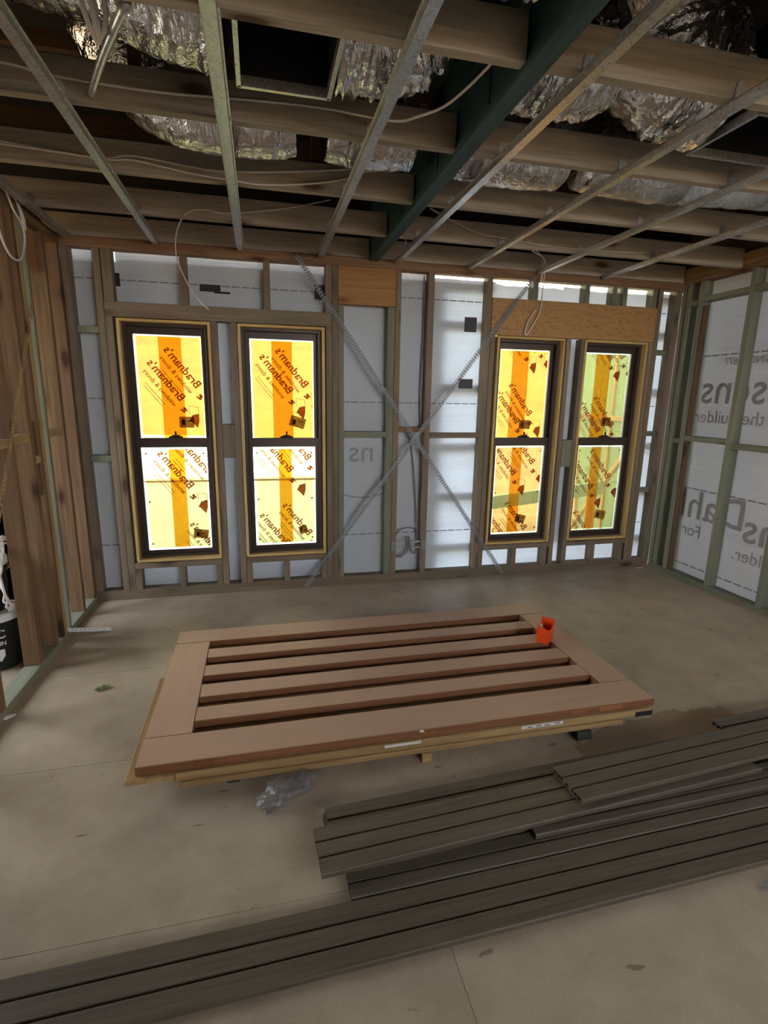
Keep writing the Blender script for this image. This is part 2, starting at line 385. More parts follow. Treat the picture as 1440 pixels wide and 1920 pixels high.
# ------------------------------------------------------------------ back wall frame
wb = empty('wall_back', kind='structure', label='timber stud back wall lined with white building wrap')
def S(name, k, x0, x1, z0, z1, y0=0.0, y1=0.09): return box(name, k, x0, x1, y0, y1, z0, z1, wb)
PT, TP = 0.078, 2.61
box('bottom_plate', 'stud', 0, W, 0, 0.09, 0, PT, wb); box('top_plate', 'plate', -0.09, W+0.09, 0, 0.09, TP, 2.678, wb)
S('stud', 'stud', 0.0, 0.052, PT, TP); S('stud', 'stud', 0.2, 0.247, PT, TP); S('trimmer_stud', 'stud', 0.249, 0.296, PT, 2.158)
S('header', 'stud', 0.25, 1.884, 2.158, 2.262)
for a, b in ((0.255, 0.32), (0.775, 0.822), (1.368, 1.416), (1.838, 1.884)): S('jack_stud', 'stud', a, b, 2.262, TP)
S('trimmer_stud', 'stud', 0.968, 1.015, PT, 2.158); S('trimmer_stud', 'stud', 1.112, 1.157, PT, 2.158); S('trimmer_stud', 'stud', 1.836, 1.884, PT, 2.158)
S('blocking', 'stud', 1.016, 1.111, 1.135, 1.395)
for a, b in ((0.297, 0.967), (1.158, 1.835)): S('sill_plate', 'stud', a, b, 0.25, 0.298)
for a, b in ((0.297, 0.345), (0.63, 0.676), (0.92, 0.966), (1.16, 1.205), (1.472, 1.516), (1.79, 1.835)): S('cripple_stud', 'stud', a, b, PT, 0.25)
S('stud', 'stud', 1.886, 1.932, PT, TP); S('stud', 'treated', 1.934, 1.979, PT, 2.33); S('stud', 'treated', 2.342, 2.397, PT, 2.33); S('stud', 'stud', 2.399, 2.445, PT, TP)
S('plywood_gusset', 'ply_orange', 1.934, 2.397, 2.331, TP, -0.006, 0.03)
S('stud', 'stud', 2.676, 2.724, PT, TP); S('stud', 'stud', 3.184, 3.232, PT, TP); S('trimmer_stud', 'stud', 3.234, 3.28, PT, 2.154)
S('noggin', 'treated', 0.053, 0.199, 2.043, 2.09, 0.02); S('noggin', 'treated', 0.053, 0.199, 1.11, 1.157, 0.02)
S('noggin', 'treated', 1.98, 2.341, 1.292, 1.34); S('noggin', 'plate', 2.446, 2.675, 1.335, 1.38); S('noggin', 'stud', 2.725, 3.183, 1.286, 1.33)
hdr = S('plywood_header', 'ply', 3.234, 4.842, 2.155, 2.452, -0.008, 0.05)
for a, b in ((3.6, 3.65), (4.098, 4.145), (4.372, 4.417), (4.478, 4.522), (4.786, 4.83)): S('cripple_stud', 'treated', a, b, 2.453, TP)
S('trimmer_stud', 'stud', 3.96, 4.006, PT, 2.154); S('trimmer_stud', 'stud', 4.106, 4.15, PT, 2.154); S('blocking', 'treated', 4.007, 4.105, 1.02, 1.266)
for a, b in ((3.281, 3.959), (4.151, 4.799)): S('sill_plate', 'stud', a, b, 0.25, 0.296)
for a, b in ((3.575, 3.62), (3.895, 3.941), (4.42, 4.463), (4.73, 4.776)): S('cripple_stud', 'stud', a, b, PT, 0.25)
S('trimmer_stud', 'stud', 4.8, 4.845, PT, 2.154); S('stud', 'stud', 4.847, 4.895, PT, TP); S('stud', 'stud', 5.03, W, PT, TP)
for z in (1.3, 0.75, 2.05): S('noggin', 'treated', 4.896, 5.029, z, z+0.045, 0.03)
# building wrap: one sheet per run, openings left for the windows
WIN = [(0.322, 0.966), (1.166, 1.826), (3.3, 3.944), (4.14, 4.786)]
def wrap_sheet(name, x0, x1, z0, z1, parent, y=0.093, seed=0, jag=0.0):
    nx, nz = max(2, int((x1-x0)/0.09)), max(2, int((z1-z0)/0.09)); V, F = [], []
    for j in range(nz+1):
        for i in range(nx+1):
            x = x0+(x1-x0)*i/nx; z = z0+(z1-z0)*j/nz
            yy = y+0.006*noise.noise((x*2.3+seed, z*1.4, 3.0))+0.003
            if j == nz and jag: z += jag*noise.noise((x*14, 0.3, seed))
            V.append((x, yy, z))
    for j in range(nz):
        for i in range(nx):
            a = j*(nx+1)+i; F.append((a, a+1, a+nx+2, a+nx+1))
    return raw(name, V, F, M['wrap'], parent, smooth=True)
prev = 0.0
for i, (a, b) in enumerate(WIN+[(W+0.2, None)]):
    top = 2.608 if prev < 1.9 else 2.6
    if prev == WIN[1][1]:
        wrap_sheet('wall_wrap', prev-0.004, 2.72, 0.01, 2.616, wb, seed=i, jag=0.01)
        wrap_sheet('wall_wrap', 2.72, a+0.004, 0.01, 2.594, wb, seed=i+9, jag=0.008)
    else: wrap_sheet('wall_wrap', prev-0.004 if prev else -0.15, a+0.004, 0.01, 2.617 if prev < 2 else 2.594, wb, seed=i, jag=0.008)
    if b:
        wrap_sheet('wall_wrap', a+0.004, b-0.004, 0.01, 0.28, wb, seed=i+20)
        wrap_sheet('wall_wrap', a+0.004, b-0.004, 2.17, 2.618 if a < 2 else 2.578, wb, seed=i+30, jag=0.012)
        prev = b
def patch(name, mat, x0, x1, z0, z1, y=0.088): return box(name, mat, x0, x1, y, y+0.0025, z0, z1, wb, 0)
for x0, x1, z0, z1 in ((0.32, 0.35, 2.38, 2.47), (0.19, 0.21, 2.39, 2.47), (0.9, 1.05, 2.38, 2.43), (1.0, 1.12, 2.37, 2.385), (1.76, 1.84, 2.37, 2.48), (3.03, 3.14, 2.18, 2.3), (3.0, 3.13, 1.71, 1.79)):
    patch('tape_patch', 'tape', x0, x1, z0, z1)
for x0, x1 in ((0.05, 0.2), (0.32, 0.77), (0.83, 1.36), (1.42, 1.83), (1.98, 2.34), (2.45, 2.67), (2.74, 3.18), (4.9, 5.02)):
    for z in (2.42, 1.575, 0.43):
        if x0 < 1.9 and x0 > 0.3 and z < 2: continue
        x = x0
        while x < x1-0.02:
            patch('printed_dash', 'wrap_dash', x, min(x+0.06, x1), z, z+0.008, 0.0885); x += 0.075
# big mirrored print on the wrap in the bay beside the second window
mw = Matrix.Translation((2.31, 0.0875, 1.08)) @ Matrix(((-1, 0, 0, 0), (0, 0, 1, 0), (0, 1, 0, 0), (0, 0, 0, 1)))
flat_text('wrap_lettering', [('ns', 0.26, 0.05, 0, 0.0)], M['wrap_print_faint'], wb, mw)
arc = [Vector((2.16+0.42*math.cos(t), 0.0872, 1.1+0.34*math.sin(t))) for t in [-2.0+0.1*i for i in range(10)]]
raw('wrap_ring_print', [v for p in arc for v in (p, p+Vector((0, 0, 0.012)))], [(2*i, 2*i+1, 2*i+3, 2*i+2) for i in range(len(arc)-1)], M['wrap_print_faint'], wb)
# battens fixed outside, seen as bands through the wrap
ob_ = empty('cladding_battens', (0, 0, 0), kind='structure', label='horizontal battens fixed outside the wrap, seen as bands')
for z in (2.5, 2.2, 1.68, 1.17, 0.72, 0.24):
    for x0, x1 in ((2.2, 3.29), (4.8, 5.2)): box('batten', 'pale', x0, x1, 0.112, 0.147, z, z+0.07, ob_)

# ------------------------------------------------------------------ windows
def tx(x, z, ang, y=0.104):
    """frame for mirrored print: read from outside, so x runs backwards seen from inside"""
    c, s = math.cos(ang), math.sin(ang)
    return Matrix.Translation((x, y, z)) @ Matrix(((-c, s, 0, 0), (0, 0, 1, 0), (s, c, 0, 0), (0, 0, 0, 1)))
def window(n, x0, x1, label, prints, bands, labels):
    z0, z1 = 0.306, 2.15
    wn = empty('window_%d' % n, ((x0+x1)/2, 0.0, z0), kind='structure', label=label)
    L = lambda nm, mt, a, b, c, d, e, f, p=wn, bv=0.0015: box(nm, mt, a, b, c, d, e, f, p, bv)
    t = 0.019; yb = 0.118
    L('jamb', 'reveal', x0, x0+t, -0.012, yb, z0, z1); L('jamb', 'reveal', x1-t, x1, -0.012, yb, z0, z1)
    L('head_reveal', 'reveal', x0+t, x1-t, -0.012, yb, z1-t, z1); L('sill_reveal', 'reveal', x0+t, x1-t, -0.012, yb, z0, z0+t)
    a, b, c, d = x0+t, x1-t, z0+t, z1-t
    def frame(nm, mat, a, b, c, d, wl, wr, wb_, wt, ya, yb2, parent):
        bm = bmesh.new()
        abox(bm, a, a+wl, ya, yb2, c, d, 0.002); abox(bm, b-wr, b, ya, yb2, c, d, 0.002)
        abox(bm, a+wl, b-wr, ya, yb2, c, c+wb_, 0.002); abox(bm, a+wl, b-wr, ya, yb2, d-wt, d, 0.002)
        bmesh.ops.translate(bm, vec=-Vector((wn.location)), verts=bm.verts[:])
        return link(nm, bm_mesh(bm, nm), mat, parent)
    frame('window_frame', M['bronze'], a, b, c, d, 0.026, 0.026, 0.022, 0.022, 0.048, 0.135, wn)
    mz = 1.245
    up = frame('upper_sash', M['bronze'], a+0.026, b-0.026, mz-0.022, d-0.02, 0.036, 0.036, 0.046, 0.056, 0.092, 0.126, wn)
    lo = frame('lower_sash', M['bronze'], a+0.026, b-0.026, c+0.022, mz+0.04, 0.034, 0.034, 0.036, 0.075, 0.062, 0.091, wn)
    frame('sash_track', M['bronze_dark'], a+0.026, b-0.026, c+0.02, d-0.02, 0.006, 0.006, 0.012, 0.006, 0.05, 0.06, wn)
    gx0, gx1 = a+0.06, b-0.06
    panes = ((up, 'upper', mz+0.018, d-0.07, 0.108), (lo, 'lower', c+0.055, mz-0.034, 0.077))
    for k, (sash, nm, pz0, pz1, y) in enumerate(panes):
        def sheet(name, mat, xa, xb, za, zb, yy, th=0.0008):
            o = box(name, mat, xa, xb, yy, yy+th, za, zb, None, 0); o.location = Vector(o.location)-wn.location; o.parent = sash; return o
        sheet('glass', 'glass', gx0, gx1, pz0, pz1, y-0.005, 0.004)
        m_ = 0.016
        sheet('protective_film', 'film', gx0+m_, gx1-m_*0.7, pz0+m_*0.8, pz1-m_, y+0.006)
        bx, bw = bands[k]
        sheet('film_band', 'film_band', bx-bw/2, bx+bw/2, pz0+m_*0.8, pz1-m_, y+0.0085)
        for (px, pz, s, ang) in prints[k]:
            flat_print(sash, px, pz, s, ang, y+0.004, (gx0+m_, gx1-m_*0.7, pz0+m_, pz1-m_))
        for (lx, lz, lw, lh, an) in labels[k]:
            lb = sheet('paper_label', 'paper_label', lx-lw/2, lx+lw/2, lz-lh/2, lz+lh/2, y+0.0045); lb.rotation_euler = (0, an, 0)
            sk = sheet('label_print', 'label_ink', lx-lw*0.32, lx-lw*0.12, lz-lh*0.25, lz+lh*0.25, y+0.0035, 0.0004); sk.rotation_euler = (0, an, 0)
            sk = sheet('label_print', 'label_ink', lx-lw*0.02, lx+lw*0.36, lz+lh*0.05, lz+lh*0.12, y+0.0035, 0.0004); sk.rotation_euler = (0, an, 0)
        for ex in ((gx0+0.03, gx1-0.03) if k else ()):
            for ez in (pz0+0.05, (pz0+pz1)/2-0.02, pz1-0.05):
                sheet('film_button', 'bronze_dark', ex-0.006, ex+0.006, ez-0.006, ez+0.006, y+0.003)
    # cam latch on the meeting rail
    bm = bmesh.new(); cx = (gx0+gx1)/2+0.02
    abox(bm, cx-0.05, cx+0.05, 0.045, 0.085, 1.286, 1.298, 0.002); abox(bm, cx-0.03, cx+0.03, 0.05, 0.08, 1.298, 1.306, 0.002)
    abox(bm, cx-0.006, cx+0.006, 0.045, 0.06, 1.3, 1.338, 0.002)
    bmesh.ops.translate(bm, vec=-Vector(wn.location), verts=bm.verts[:])
    link('sash_latch', bm_mesh(bm, 'sash_latch'), M['black'], wn)
    return wn
def flat_print(sash, px, pz, s, ang, y, clip):
    mt = tx(px, pz, ang, y)
    V, F = [], []
    def add(me_v, me_f):
        o = len(V); V.extend(mt @ Vector((vx, vy, 0)) for vx, vy in me_v); F.extend(tuple(i+o for i in f) for f in me_f)
    for st, size, x, yy, bold in (("Bradnam's", 0.088*s, 0, 0, 0.018), ("windows & doors", 0.047*s, 0.0, -0.062*s, 0.012)):
        me = text_mesh(st, size, bold); add([(v.co.x+x, v.co.y+yy) for v in me.vertices], [tuple(p.vertices) for p in me.polygons]); bpy.data.meshes.remove(me)
    for k in range(2):   # the fine lines under the name
        q = [(0.05*s, -0.1*s-0.022*s*k), (0.26*s, -0.1*s-0.022*s*k), (0.26*s, -0.104*s-0.022*s*k), (0.05*s, -0.104*s-0.022*s*k)]; add(q, [(0, 1, 2, 3)])
    # emblem: check stroke, outlined pane, solid tilted pane (upright on the glass)
    mt = tx(px, pz, 0.0, y); ox, oz = -0.03*s, -0.1*s
    add([(ox-0.105*s, oz-0.045*s), (ox-0.03*s, oz-0.045*s), (ox-0.055*s, oz+0.0*s), (ox-0.105*s, oz+0.012*s)][::-1], [(0, 1, 2, 3)])
    add([(ox-0.09*s, oz-0.1*s), (ox-0.045*s, oz-0.05*s), (ox-0.03*s, oz-0.045*s), (ox-0.105*s, oz-0.045*s)], [(0, 1, 2, 3)])
    for a, b in (((-0.03, 0.07), (-0.1, 0.062)), ((-0.1, 0.062), (-0.105, 0.012)), ((-0.03, 0.07), (-0.035, 0.005)), ((-0.02, 0.03), (0.005, 0.06)), ((0.005, 0.06), (0.0, 0.02)), ((0.0, 0.02), (0.03, 0.045))):
        p, q = Vector((ox+a[0]*s, oz+a[1]*s)), Vector((ox+b[0]*s, oz+b[1]*s)); t = (q-p).normalized()*0.003*s; n_ = Vector((-t.y, t.x))
        wd_ = 2.2 if a[0] > -0.025 else 0.5
        add([tuple(p+n_*wd_), tuple(p-n_*wd_), tuple(q-n_*wd_), tuple(q+n_*wd_)], [(0, 1, 2, 3)])
    # trim to the film's edges
    bm = bmesh.new(); vs = [bm.verts.new(v) for v in V]
    for f in F:
        try: bm.faces.new([vs[i] for i in f])
        except ValueError: pass
    for co, no in (((clip[0], 0, 0), (-1, 0, 0)), ((clip[1], 0, 0), (1, 0, 0)), ((0, 0, clip[2]), (0, 0, -1)), ((0, 0, clip[3]), (0, 0, 1))):
        bmesh.ops.bisect_plane(bm, geom=bm.verts[:]+bm.edges[:]+bm.faces[:], plane_co=co, plane_no=no, clear_outer=True)
    bmesh.ops.translate(bm, vec=-(Vector(sash.parent.location)), verts=bm.verts[:])
    if len(bm.faces): link('film_lettering', bm_mesh(bm, 'film_lettering'), M['ink'], sash)
    else: bm.free()
A50 = math.radians(52)
window(1, *WIN[0], 'first window from the open stud wall, dark frame with yellow film and a label',
       [[(0.705, 1.56, 1.0, A50), (0.83, 1.66, 1.0, A50)], [(0.735, 0.87, 1.0, A50), (0.885, 0.98, 1.0, A50), (0.92, 0.32, 0.9, A50)]],
       [(0.655, 0.165), (0.655, 0.115)],
       [[(0.745, 1.405, 0.11, 0.085, 0.0)], [(0.805, 0.5, 0.115, 0.075, 0.15)]])
window(2, *WIN[1], 'second window from the open stud wall, strongest yellow film, tilted label',
       [[(1.54, 1.63, 1.0, A50), (1.665, 1.68, 1.0, A50)], [(1.53, 0.99, 1.0, A50), (1.68, 1.09, 0.95, A50), (1.49, 0.36, 0.95, A50), (1.68, 0.44, 0.95, A50)]],
       [(1.495, 0.16), (1.5, 0.105)],
       [[(1.61, 1.41, 0.125, 0.085, 0.3)], [(1.64, 0.5, 0.07, 0.07, -0.3)]])
window(3, *WIN[2], 'window below the plywood header and next to the strap brace foot',
       [[(3.58, 1.4, 0.95, A50), (3.7, 1.47, 0.95, A50), (3.62, 2.03, 0.9, A50), (3.76, 2.06, 0.9, A50)], [(3.57, 0.93, 0.95, A50), (3.75, 1.03, 0.95, A50), (3.52, 0.33, 0.9, A50), (3.72, 0.4, 0.95, A50)]],
       [(3.59, 0.16), (3.6, 0.105)],
       [[(3.67, 1.4, 0.11, 0.08, 0.0)], [(3.68, 0.52, 0.1, 0.08, 0.25)]])
window(4, *WIN[3], 'window nearest the wrapped side wall, green seen through its film',
       [[(4.43, 1.32, 0.95, A50), (4.57, 1.37, 0.95, A50), (4.49, 1.98, 0.9, A50), (4.62, 2.0, 0.9, A50)], [(4.4, 0.78, 0.95, A50), (4.57, 0.88, 0.95, A50), (4.44, 0.3, 0.9, A50)]],
       [(4.43, 0.155), (4.43, 0.105)],
       [[(4.52, 1.43, 0.1, 0.08, 0.0)], [(4.54, 0.53, 0.115, 0.085, 0.2)]])

# ------------------------------------------------------------------ left stud wall and the dim room behind it
wl = empty('wall_left', kind='structure', label='open timber stud wall on the left with deep brown studs')
def LS(name, k, y0, y1, z0, z1, x0=-0.09, x1=0.0): return box(name, k, x0, x1, y0, y1, z0, z1, wl)
LS('bottom_plate', 'treated', -5.2, 0.0, 0, 0.043); LS('top_plate', 'left', -5.2, 0.0, 2.61, 2.678)
for y1, wdt, k in ((-1.553, 0.045, 'left'), (-1.063, 0.045, 'left'), (-0.812, 0.045, 'left'), (-0.655, 0.045, 'pale'), (-0.702, 0.04, 'left'), (-0.57, 0.03, 'treated'), (-0.262, 0.045, 'left'), (-0.002, 0.045, 'left'), (-2.03, 0.045, 'left'), (-2.5, 0.045, 'left'), (-3.0, 0.045, 'left'), (-3.5, 0.045, 'left')):
    LS('stud', k, y1-wdt, y1, 0.043, 2.61)
for y0, y1, z in ((-1.55, -1.11, 1.325), (-1.062, -0.86, 1.335), (-0.569, -0.308, 1.34), (-0.81, -0.745, 1.2)):
    LS('noggin', 'pale', y0, y1, z, z+0.045)
LS('blocking', 'rough', -0.808, -0.75, 1.0, 1.45, -0.05, -0.005)
LS('plywood_gusset', 'ply_orange', -0.55, -0.31, 2.36, 2.608, -0.06, -0.04)
wf = empty('wall_left_room', kind='structure', label='dim lining of the next room, seen between the studs, with an opening added for daylight')
for a in ((-7.4, -2.0, 0, 2.7), (-0.15, 0.1, 0, 2.7), (-2.0, -0.15, 0, 0.8), (-2.0, -0.15, 2.6, 2.7)): box('lining', 'brick_render', -2.8, -2.7, *a, wf, 0); box('lining', 'brick_render', -2.7, -0.1, 0.02, 0.1, 0, 2.7, wf, 0)  # gap left in the outer lining is added, lets daylight in through the studs

# ------------------------------------------------------------------ right wall
wr = empty('wall_right', kind='structure', label='green treated stud wall on the right lined with printed wrap')
def RS(name, k, y0, y1, z0, z1, x0=W, x1=W+0.09): return box(name, k, x0, x1, y0, y1, z0, z1, wr)
RS('bottom_plate', 'treated', -2.62, 0.0, 0, 0.045); RS('top_plate', 'plate', -5.2, 0.0, 2.655, 2.7)
RS('ledger', 'pale', -5.2, 0.0, 2.7, 2.79, W+0.0, W+0.045)
for y0, k in ((-0.045, 'treated'), (-0.1, 'treated'), (-0.243, 'treated'), (-0.737, 'treated'), (-1.237, 'treated'), (-1.735, 'treated'), (-2.23, 'treated'), (-2.62, 'treated')):
    RS('stud', k, y0, y0+0.045, 0.045, 2.655)
RS('packer_strip', 'rough', -0.27, -0.245, 0.045, 2.45, W+0.006, W+0.05)
ys = [-0.1, -0.198, -0.692, -1.192, -1.69, -2.185, -2.575]
for a, b, c in ((-0.198, -0.1, 1.25), (-0.692, -0.245, 1.28), (-1.192, -0.738, 1.25), (-1.69, -1.238, 1.28), (-2.185, -1.736, 1.25), (-2.575, -2.23, 1.28)):
    RS('noggin', 'treated', a, b, c, c+0.045)
for a, b, c in ((-0.198, -0.1, 2.46), (-0.692, -0.245, 2.48), (-1.192, -0.738, 2.48), (-1.69, -1.238, 2.48), (-2.185, -1.736, 2.48)):
    RS('noggin', 'treated', a, b, c, c+0.045)
V, F = [], []
ny, nz = 34, 30
for j in range(nz+1):
    for i in range(ny+1):
        y = 0.2-2.85*i/ny; z = 0.01+2.66*j/nz
        V.append((W+0.096+0.007*noise.noise((y*1.7, z*1.3, 8)), y, z))
for j in range(nz):
    for i in range(ny):
        a = j*(ny+1)+i; F.append((a, a+1, a+ny+2, a+ny+1))
raw('wall_wrap', V, F, M['wrap'], wr, smooth=True)
# mirrored print: read from outside, the text runs towards the back wall
def rt(y, z): return Matrix.Translation((W+0.0865, y, z)) @ Matrix(((0, 0, 1, 0), (1, 0, 0, 0), (0, 1, 0, 0), (0, 0, 0, 1)))
for y, z in ((-1.62, 1.62), (-0.92, 0.58), (-2.25, 0.5)):
    flat_text('wrap_lettering', [('Dahlsens', 0.37, 0, 0, 0.006), ('SINCE 1877', 0.085, 0.72, 0.32, 0.004), ('For the Builder.', 0.155, 0.42, -0.17, 0.0)], M['wrap_print'], wr, rt(y, z))
for z in (2.02, 0.84, 0.12):
    y = -2.5
    while y < -0.05:
        box('printed_dash', 'wrap_dash', W+0.086, W+0.0875, y, y+0.075, z, z+0.011, wr, 0); y += 0.095

# ------------------------------------------------------------------ rest of the shell, out of the picture: rear and side walls with openings added to let daylight in, roof
wrear = empty('wall_rear', kind='structure', label='rear wall behind the camera with a wide high opening added to let daylight in')
for a in ((-2.8, 2.6, 0, 2.7), (5.1, 5.3, 0, 2.7), (2.6, 5.1, 0, 1.5), (2.6, 5.1, 2.65, 2.7)): box('lining', 'brick_render', a[0], a[1], -7.5, -7.4, a[2], a[3], wrear, 0)
wside = empty('wall_right_near', kind='structure', label='side wall beside the camera with a small high opening added to let daylight in')
for a in ((-3.9, -2.64, 0, 2.7), (-7.4, -4.7, 0, 2.7), (-4.7, -3.9, 2.55, 2.7), (-4.7, -3.9, 0, 2.0)): box('lining', 'brick_render', 5.2, 5.3, *a, wside, 0)
roof = empty('ceiling_void', kind='structure', label='dark roof space above the joists')
box('roof_lining', 'sarking', -3.2, 5.6, -7.9, 0.55, 3.62, 3.7, roof, 0)
for a in ((-2.8, -2.7, -7.5, 0.2), (5.2, 5.3, -7.5, 0.2)): box('gable_lining', 'rough', *a, 2.7, 3.62, roof, 0)
for a in ((-2.8, 5.3, -7.5, -7.4), (-2.8, 5.3, 0.1, 0.2)): box('gable_lining', 'sarking', *a, 2.69, 3.62, roof, 0)
for y in (-0.5, -1.3, -2.1, -2.9, -3.7):
    box('roof_batten', 'rough', -2.6, 5.2, y, y+0.045, 3.53, 3.62, roof)

# ------------------------------------------------------------------ ceiling joists
ceil = empty('ceiling', kind='structure', label='exposed timber ceiling joists running between the side walls')
JY = [-5.0, -4.38, -3.76, -3.14, -2.51, -1.88, -1.23, -0.6, 0.0]
for y in JY:
    box('joist', 'joist', -0.09, 2.178, y, y+0.045, 2.68, 2.82, ceil); box('joist', 'joist', 2.252, W-0.002, y, y+0.045, 2.68, 2.82, ceil)
for x, y in ((0.86, -1.835), (1.62, -1.185), (1.42, -1.835), (2.7, -1.185), (0.75, -2.465)):
    box('hanger_post', 'rough', x, x+0.045, y+0.002, y+0.045, 2.72, 3.53, ceil)
for x0, x1, y in ((-0.09, 2.178, -0.9), (2.252, W, -0.9)):
    box('hanging_beam', 'rough', x0, x1, y, y+0.04, 2.9, 3.05, ceil)
lvl = empty('ceiling_beam', (2.215, -2.7, 2.66), label='dark green laminated beam crossing the joists below the roof space', cat='beam', kind='thing')
box('beam_web', 'greenlvl', 2.19, 2.24, -5.3, 0.0, 2.7, 3.06, lvl); box('beam_flange', 'greenlvl', 2.179, 2.251, -5.3, 0.0, 2.66, 2.7, lvl)
for y in (-2.2, -1.6, -0.95, -2.9): box('web_stiffener', 'greenlvl', 2.183, 2.19, y, y+0.05, 2.7, 3.05, lvl)

# ------------------------------------------------------------------ galvanised ceiling battens with clips
BX = [0.06, 0.628, 1.208, 1.80, 2.40, 3.01, 3.632, 4.245]
bl = ['beside the open stud wall', 'above the first window', 'between the first two windows, widest in view', 'above the orange plywood gusset', 'under the dark green beam crossing',
      'over the printed end of the plywood header', 'ending over the plywood header', 'nearest the wrapped side wall']
bl = ['galvanised metal ceiling batten '+s for s in ('beside the open stud wall', 'over the first window from the stud wall', 'over the gap between the two yellow windows', 'next to the orange plywood gusset',
      'just past the foot of the dark green beam', 'over the open wrap bay beside the plywood header', 'crossing above the middle of the plywood header', 'nearest the printed wrap wall')]
def batten_profile():
    w_, h, f, t = 0.019, 0.026, 0.009, 0.0012
    o = [(-w_-f, h), (-w_-f, h-0.004), (-w_-f+t, h-0.004), (-w_-f+t, h-t), (-w_-0.003, h-t), (-w_, 0), (w_, 0), (w_+0.003, h-t), (w_+f-t, h-t), (w_+f-t, h-0.004), (w_+f, h-0.004), (w_+f, h)]
    i = [(w_+0.003-t, h), (w_-t, t), (-w_+t, t), (-w_-0.003+t, h)]
    return o+i
bp = batten_profile(); n = len(bp)
bv = [(x, 0.0, z) for x, z in bp]+[(x, -5.0, z) for x, z in bp]
bf = [(i, (i+1) % n, n+(i+1) % n, n+i) for i in range(n)]+[tuple(range(n-1, -1, -1)), tuple(range(n, 2*n))]
bmesh_ = bpy.data.meshes.new('batten_channel'); bmesh_.from_pydata(bv, [], bf); bmesh_.update(); bmesh_.materials.append(M['galv'])
bm = bmesh.new(); vs = [(-0.02, 0.0), (0.02, 0.0), (0.022, 0.035), (0.012, 0.058), (-0.012, 0.058), (-0.022, 0.035)]
f0 = bm.faces.new([bm.verts.new((a, 0, b)) for a, b in vs]); r = bmesh.ops.extrude_face_region(bm, geom=[f0]); bmesh.ops.translate(bm, vec=(0, -0.002, 0), verts=[v for v in r['geom'] if isinstance(v, bmesh.types.BMVert)])
abox(bm, -0.024, 0.024, -0.02, 0.0, -0.003, 0.001); abox(bm, 0.018, 0.026, -0.018, 0.0, -0.012, 0.002)
bmesh.ops.recalc_face_normals(bm, faces=bm.faces[:])
clip_me = bm_mesh(bm, 'batten_clip'); clip_me.materials.append(M['galv'])
for x, lb in zip(BX, bl):
    e = empty('ceiling_batten', (x, -0.025, 2.652), label=lb, cat='batten', group='galvanised ceiling battens')
    o = bpy.data.objects.new('channel', bmesh_); C.objects.link(o); o.parent = e
    for y in JY[:-1]:
        o = bpy.data.objects.new('batten_clip', clip_me); C.objects.link(o); o.parent = e; o.location = (0, y+0.025-0.001, 0.026)

# ------------------------------------------------------------------ ducts and boxes in the roof space
def duct(name, pts, r, label, wr_=0.1, freq=60, n=26, seg=56, squash=1.0):
    P = spline(pts, n); sd_ = random.random()*50
    def rf(i, th, p):
        k = noise.noise((p.x*6+sd_, p.y*6+math.cos(th)*1.3, p.z*6+math.sin(th)*1.3))
        fold = noise.noise((i*0.42+sd_, math.cos(th)*2.2, math.sin(th)*2.2))
        fine = noise.noise((i*0.6+sd_, math.cos(th)*6, math.sin(th)*6))
        end = min(1, 0.8+i*0.06, 0.8+(len(P)-1-i)*0.06)
        return r*end*(1+wr_*(0.45*k+0.75*fold+0.55*(abs(fine)-0.25)))*(1 if squash == 1 else (1-(1-squash)*abs(math.sin(th))))
    me = tube_mesh(name, P, r, seg, rf)
    return tag(link(name, me, M['foil'], None, smooth=True), label, 'duct', 'silver foil ducts in the roof space')
D = lambda pts, r, lb, wv, **k: duct('foil_duct', pts, r, lb, wv, **k)
D([(-0.05, -2.165, 3.0), (0.5, -2.165, 3.02), (0.8, -2.165, 3.0), (1.05, -2.165, 2.93), (1.25, -2.165, 2.9)], 0.2, 'smooth silver foil duct entering the black register box, on the stud wall side', 0.07)
D([(1.615, -2.165, 2.9), (1.75, -2.165, 2.9), (1.9, -2.165, 2.96), (1.96, -2.165, 3.12), (1.94, -2.165, 3.4)], 0.19, 'crinkled silver foil duct between the black register box and green beam', 0.2)
D([(2.275, -2.165, 2.93), (2.4, -2.165, 2.92), (2.55, -2.165, 2.92), (2.66, -2.165, 2.95)], 0.19, 'short silver foil duct just past the dark green beam', 0.12)
D([(2.92, -2.165, 3.5), (2.9, -2.165, 3.2), (2.93, -2.165, 2.99), (3.06, -2.165, 2.93), (3.18, -2.165, 2.92)], 0.225, 'largest wrinkled silver foil duct hanging beside the second register box', 0.2)
D([(2.55, -2.5, 2.99), (2.66, -2.7, 3.0), (2.82, -3.05, 3.02)], 0.155, 'silver foil duct at the top edge above the largest wrinkled one', 0.14)
D([(1.6, -2.81, 2.9), (1.8, -2.81, 2.87), (2.0, -2.81, 2.87), (2.12, -2.81, 2.9)], 0.19, 'silver foil duct at the top edge next to the green beam', 0.2)
D([(0.0, -2.81, 2.94), (0.4, -2.81, 2.9), (0.8, -2.81, 2.94)], 0.19, 'silver foil duct near the hanging loop of white flex, cut by the picture edge', 0.1)
D([(3.02, -2.8, 2.94), (3.25, -2.8, 2.92), (3.6, -2.8, 2.94)], 0.18, 'silver foil duct above the joist nearest the second register box', 0.2)
D([(0.72, -1.52, 3.3), (0.76, -1.52, 3.1), (0.9, -1.52, 2.94), (1.05, -1.52, 2.88), (1.3, -1.52, 2.87), (1.5, -1.52, 2.9)], 0.17, 'flat silver foil duct behind the joist that carries one white cable', 0.06)
D([(1.66, -1.52, 2.9), (1.85, -1.52, 2.88), (2.08, -1.52, 2.9)], 0.17, 'short flat silver foil duct between single-cable joist and the green beam', 0.06)
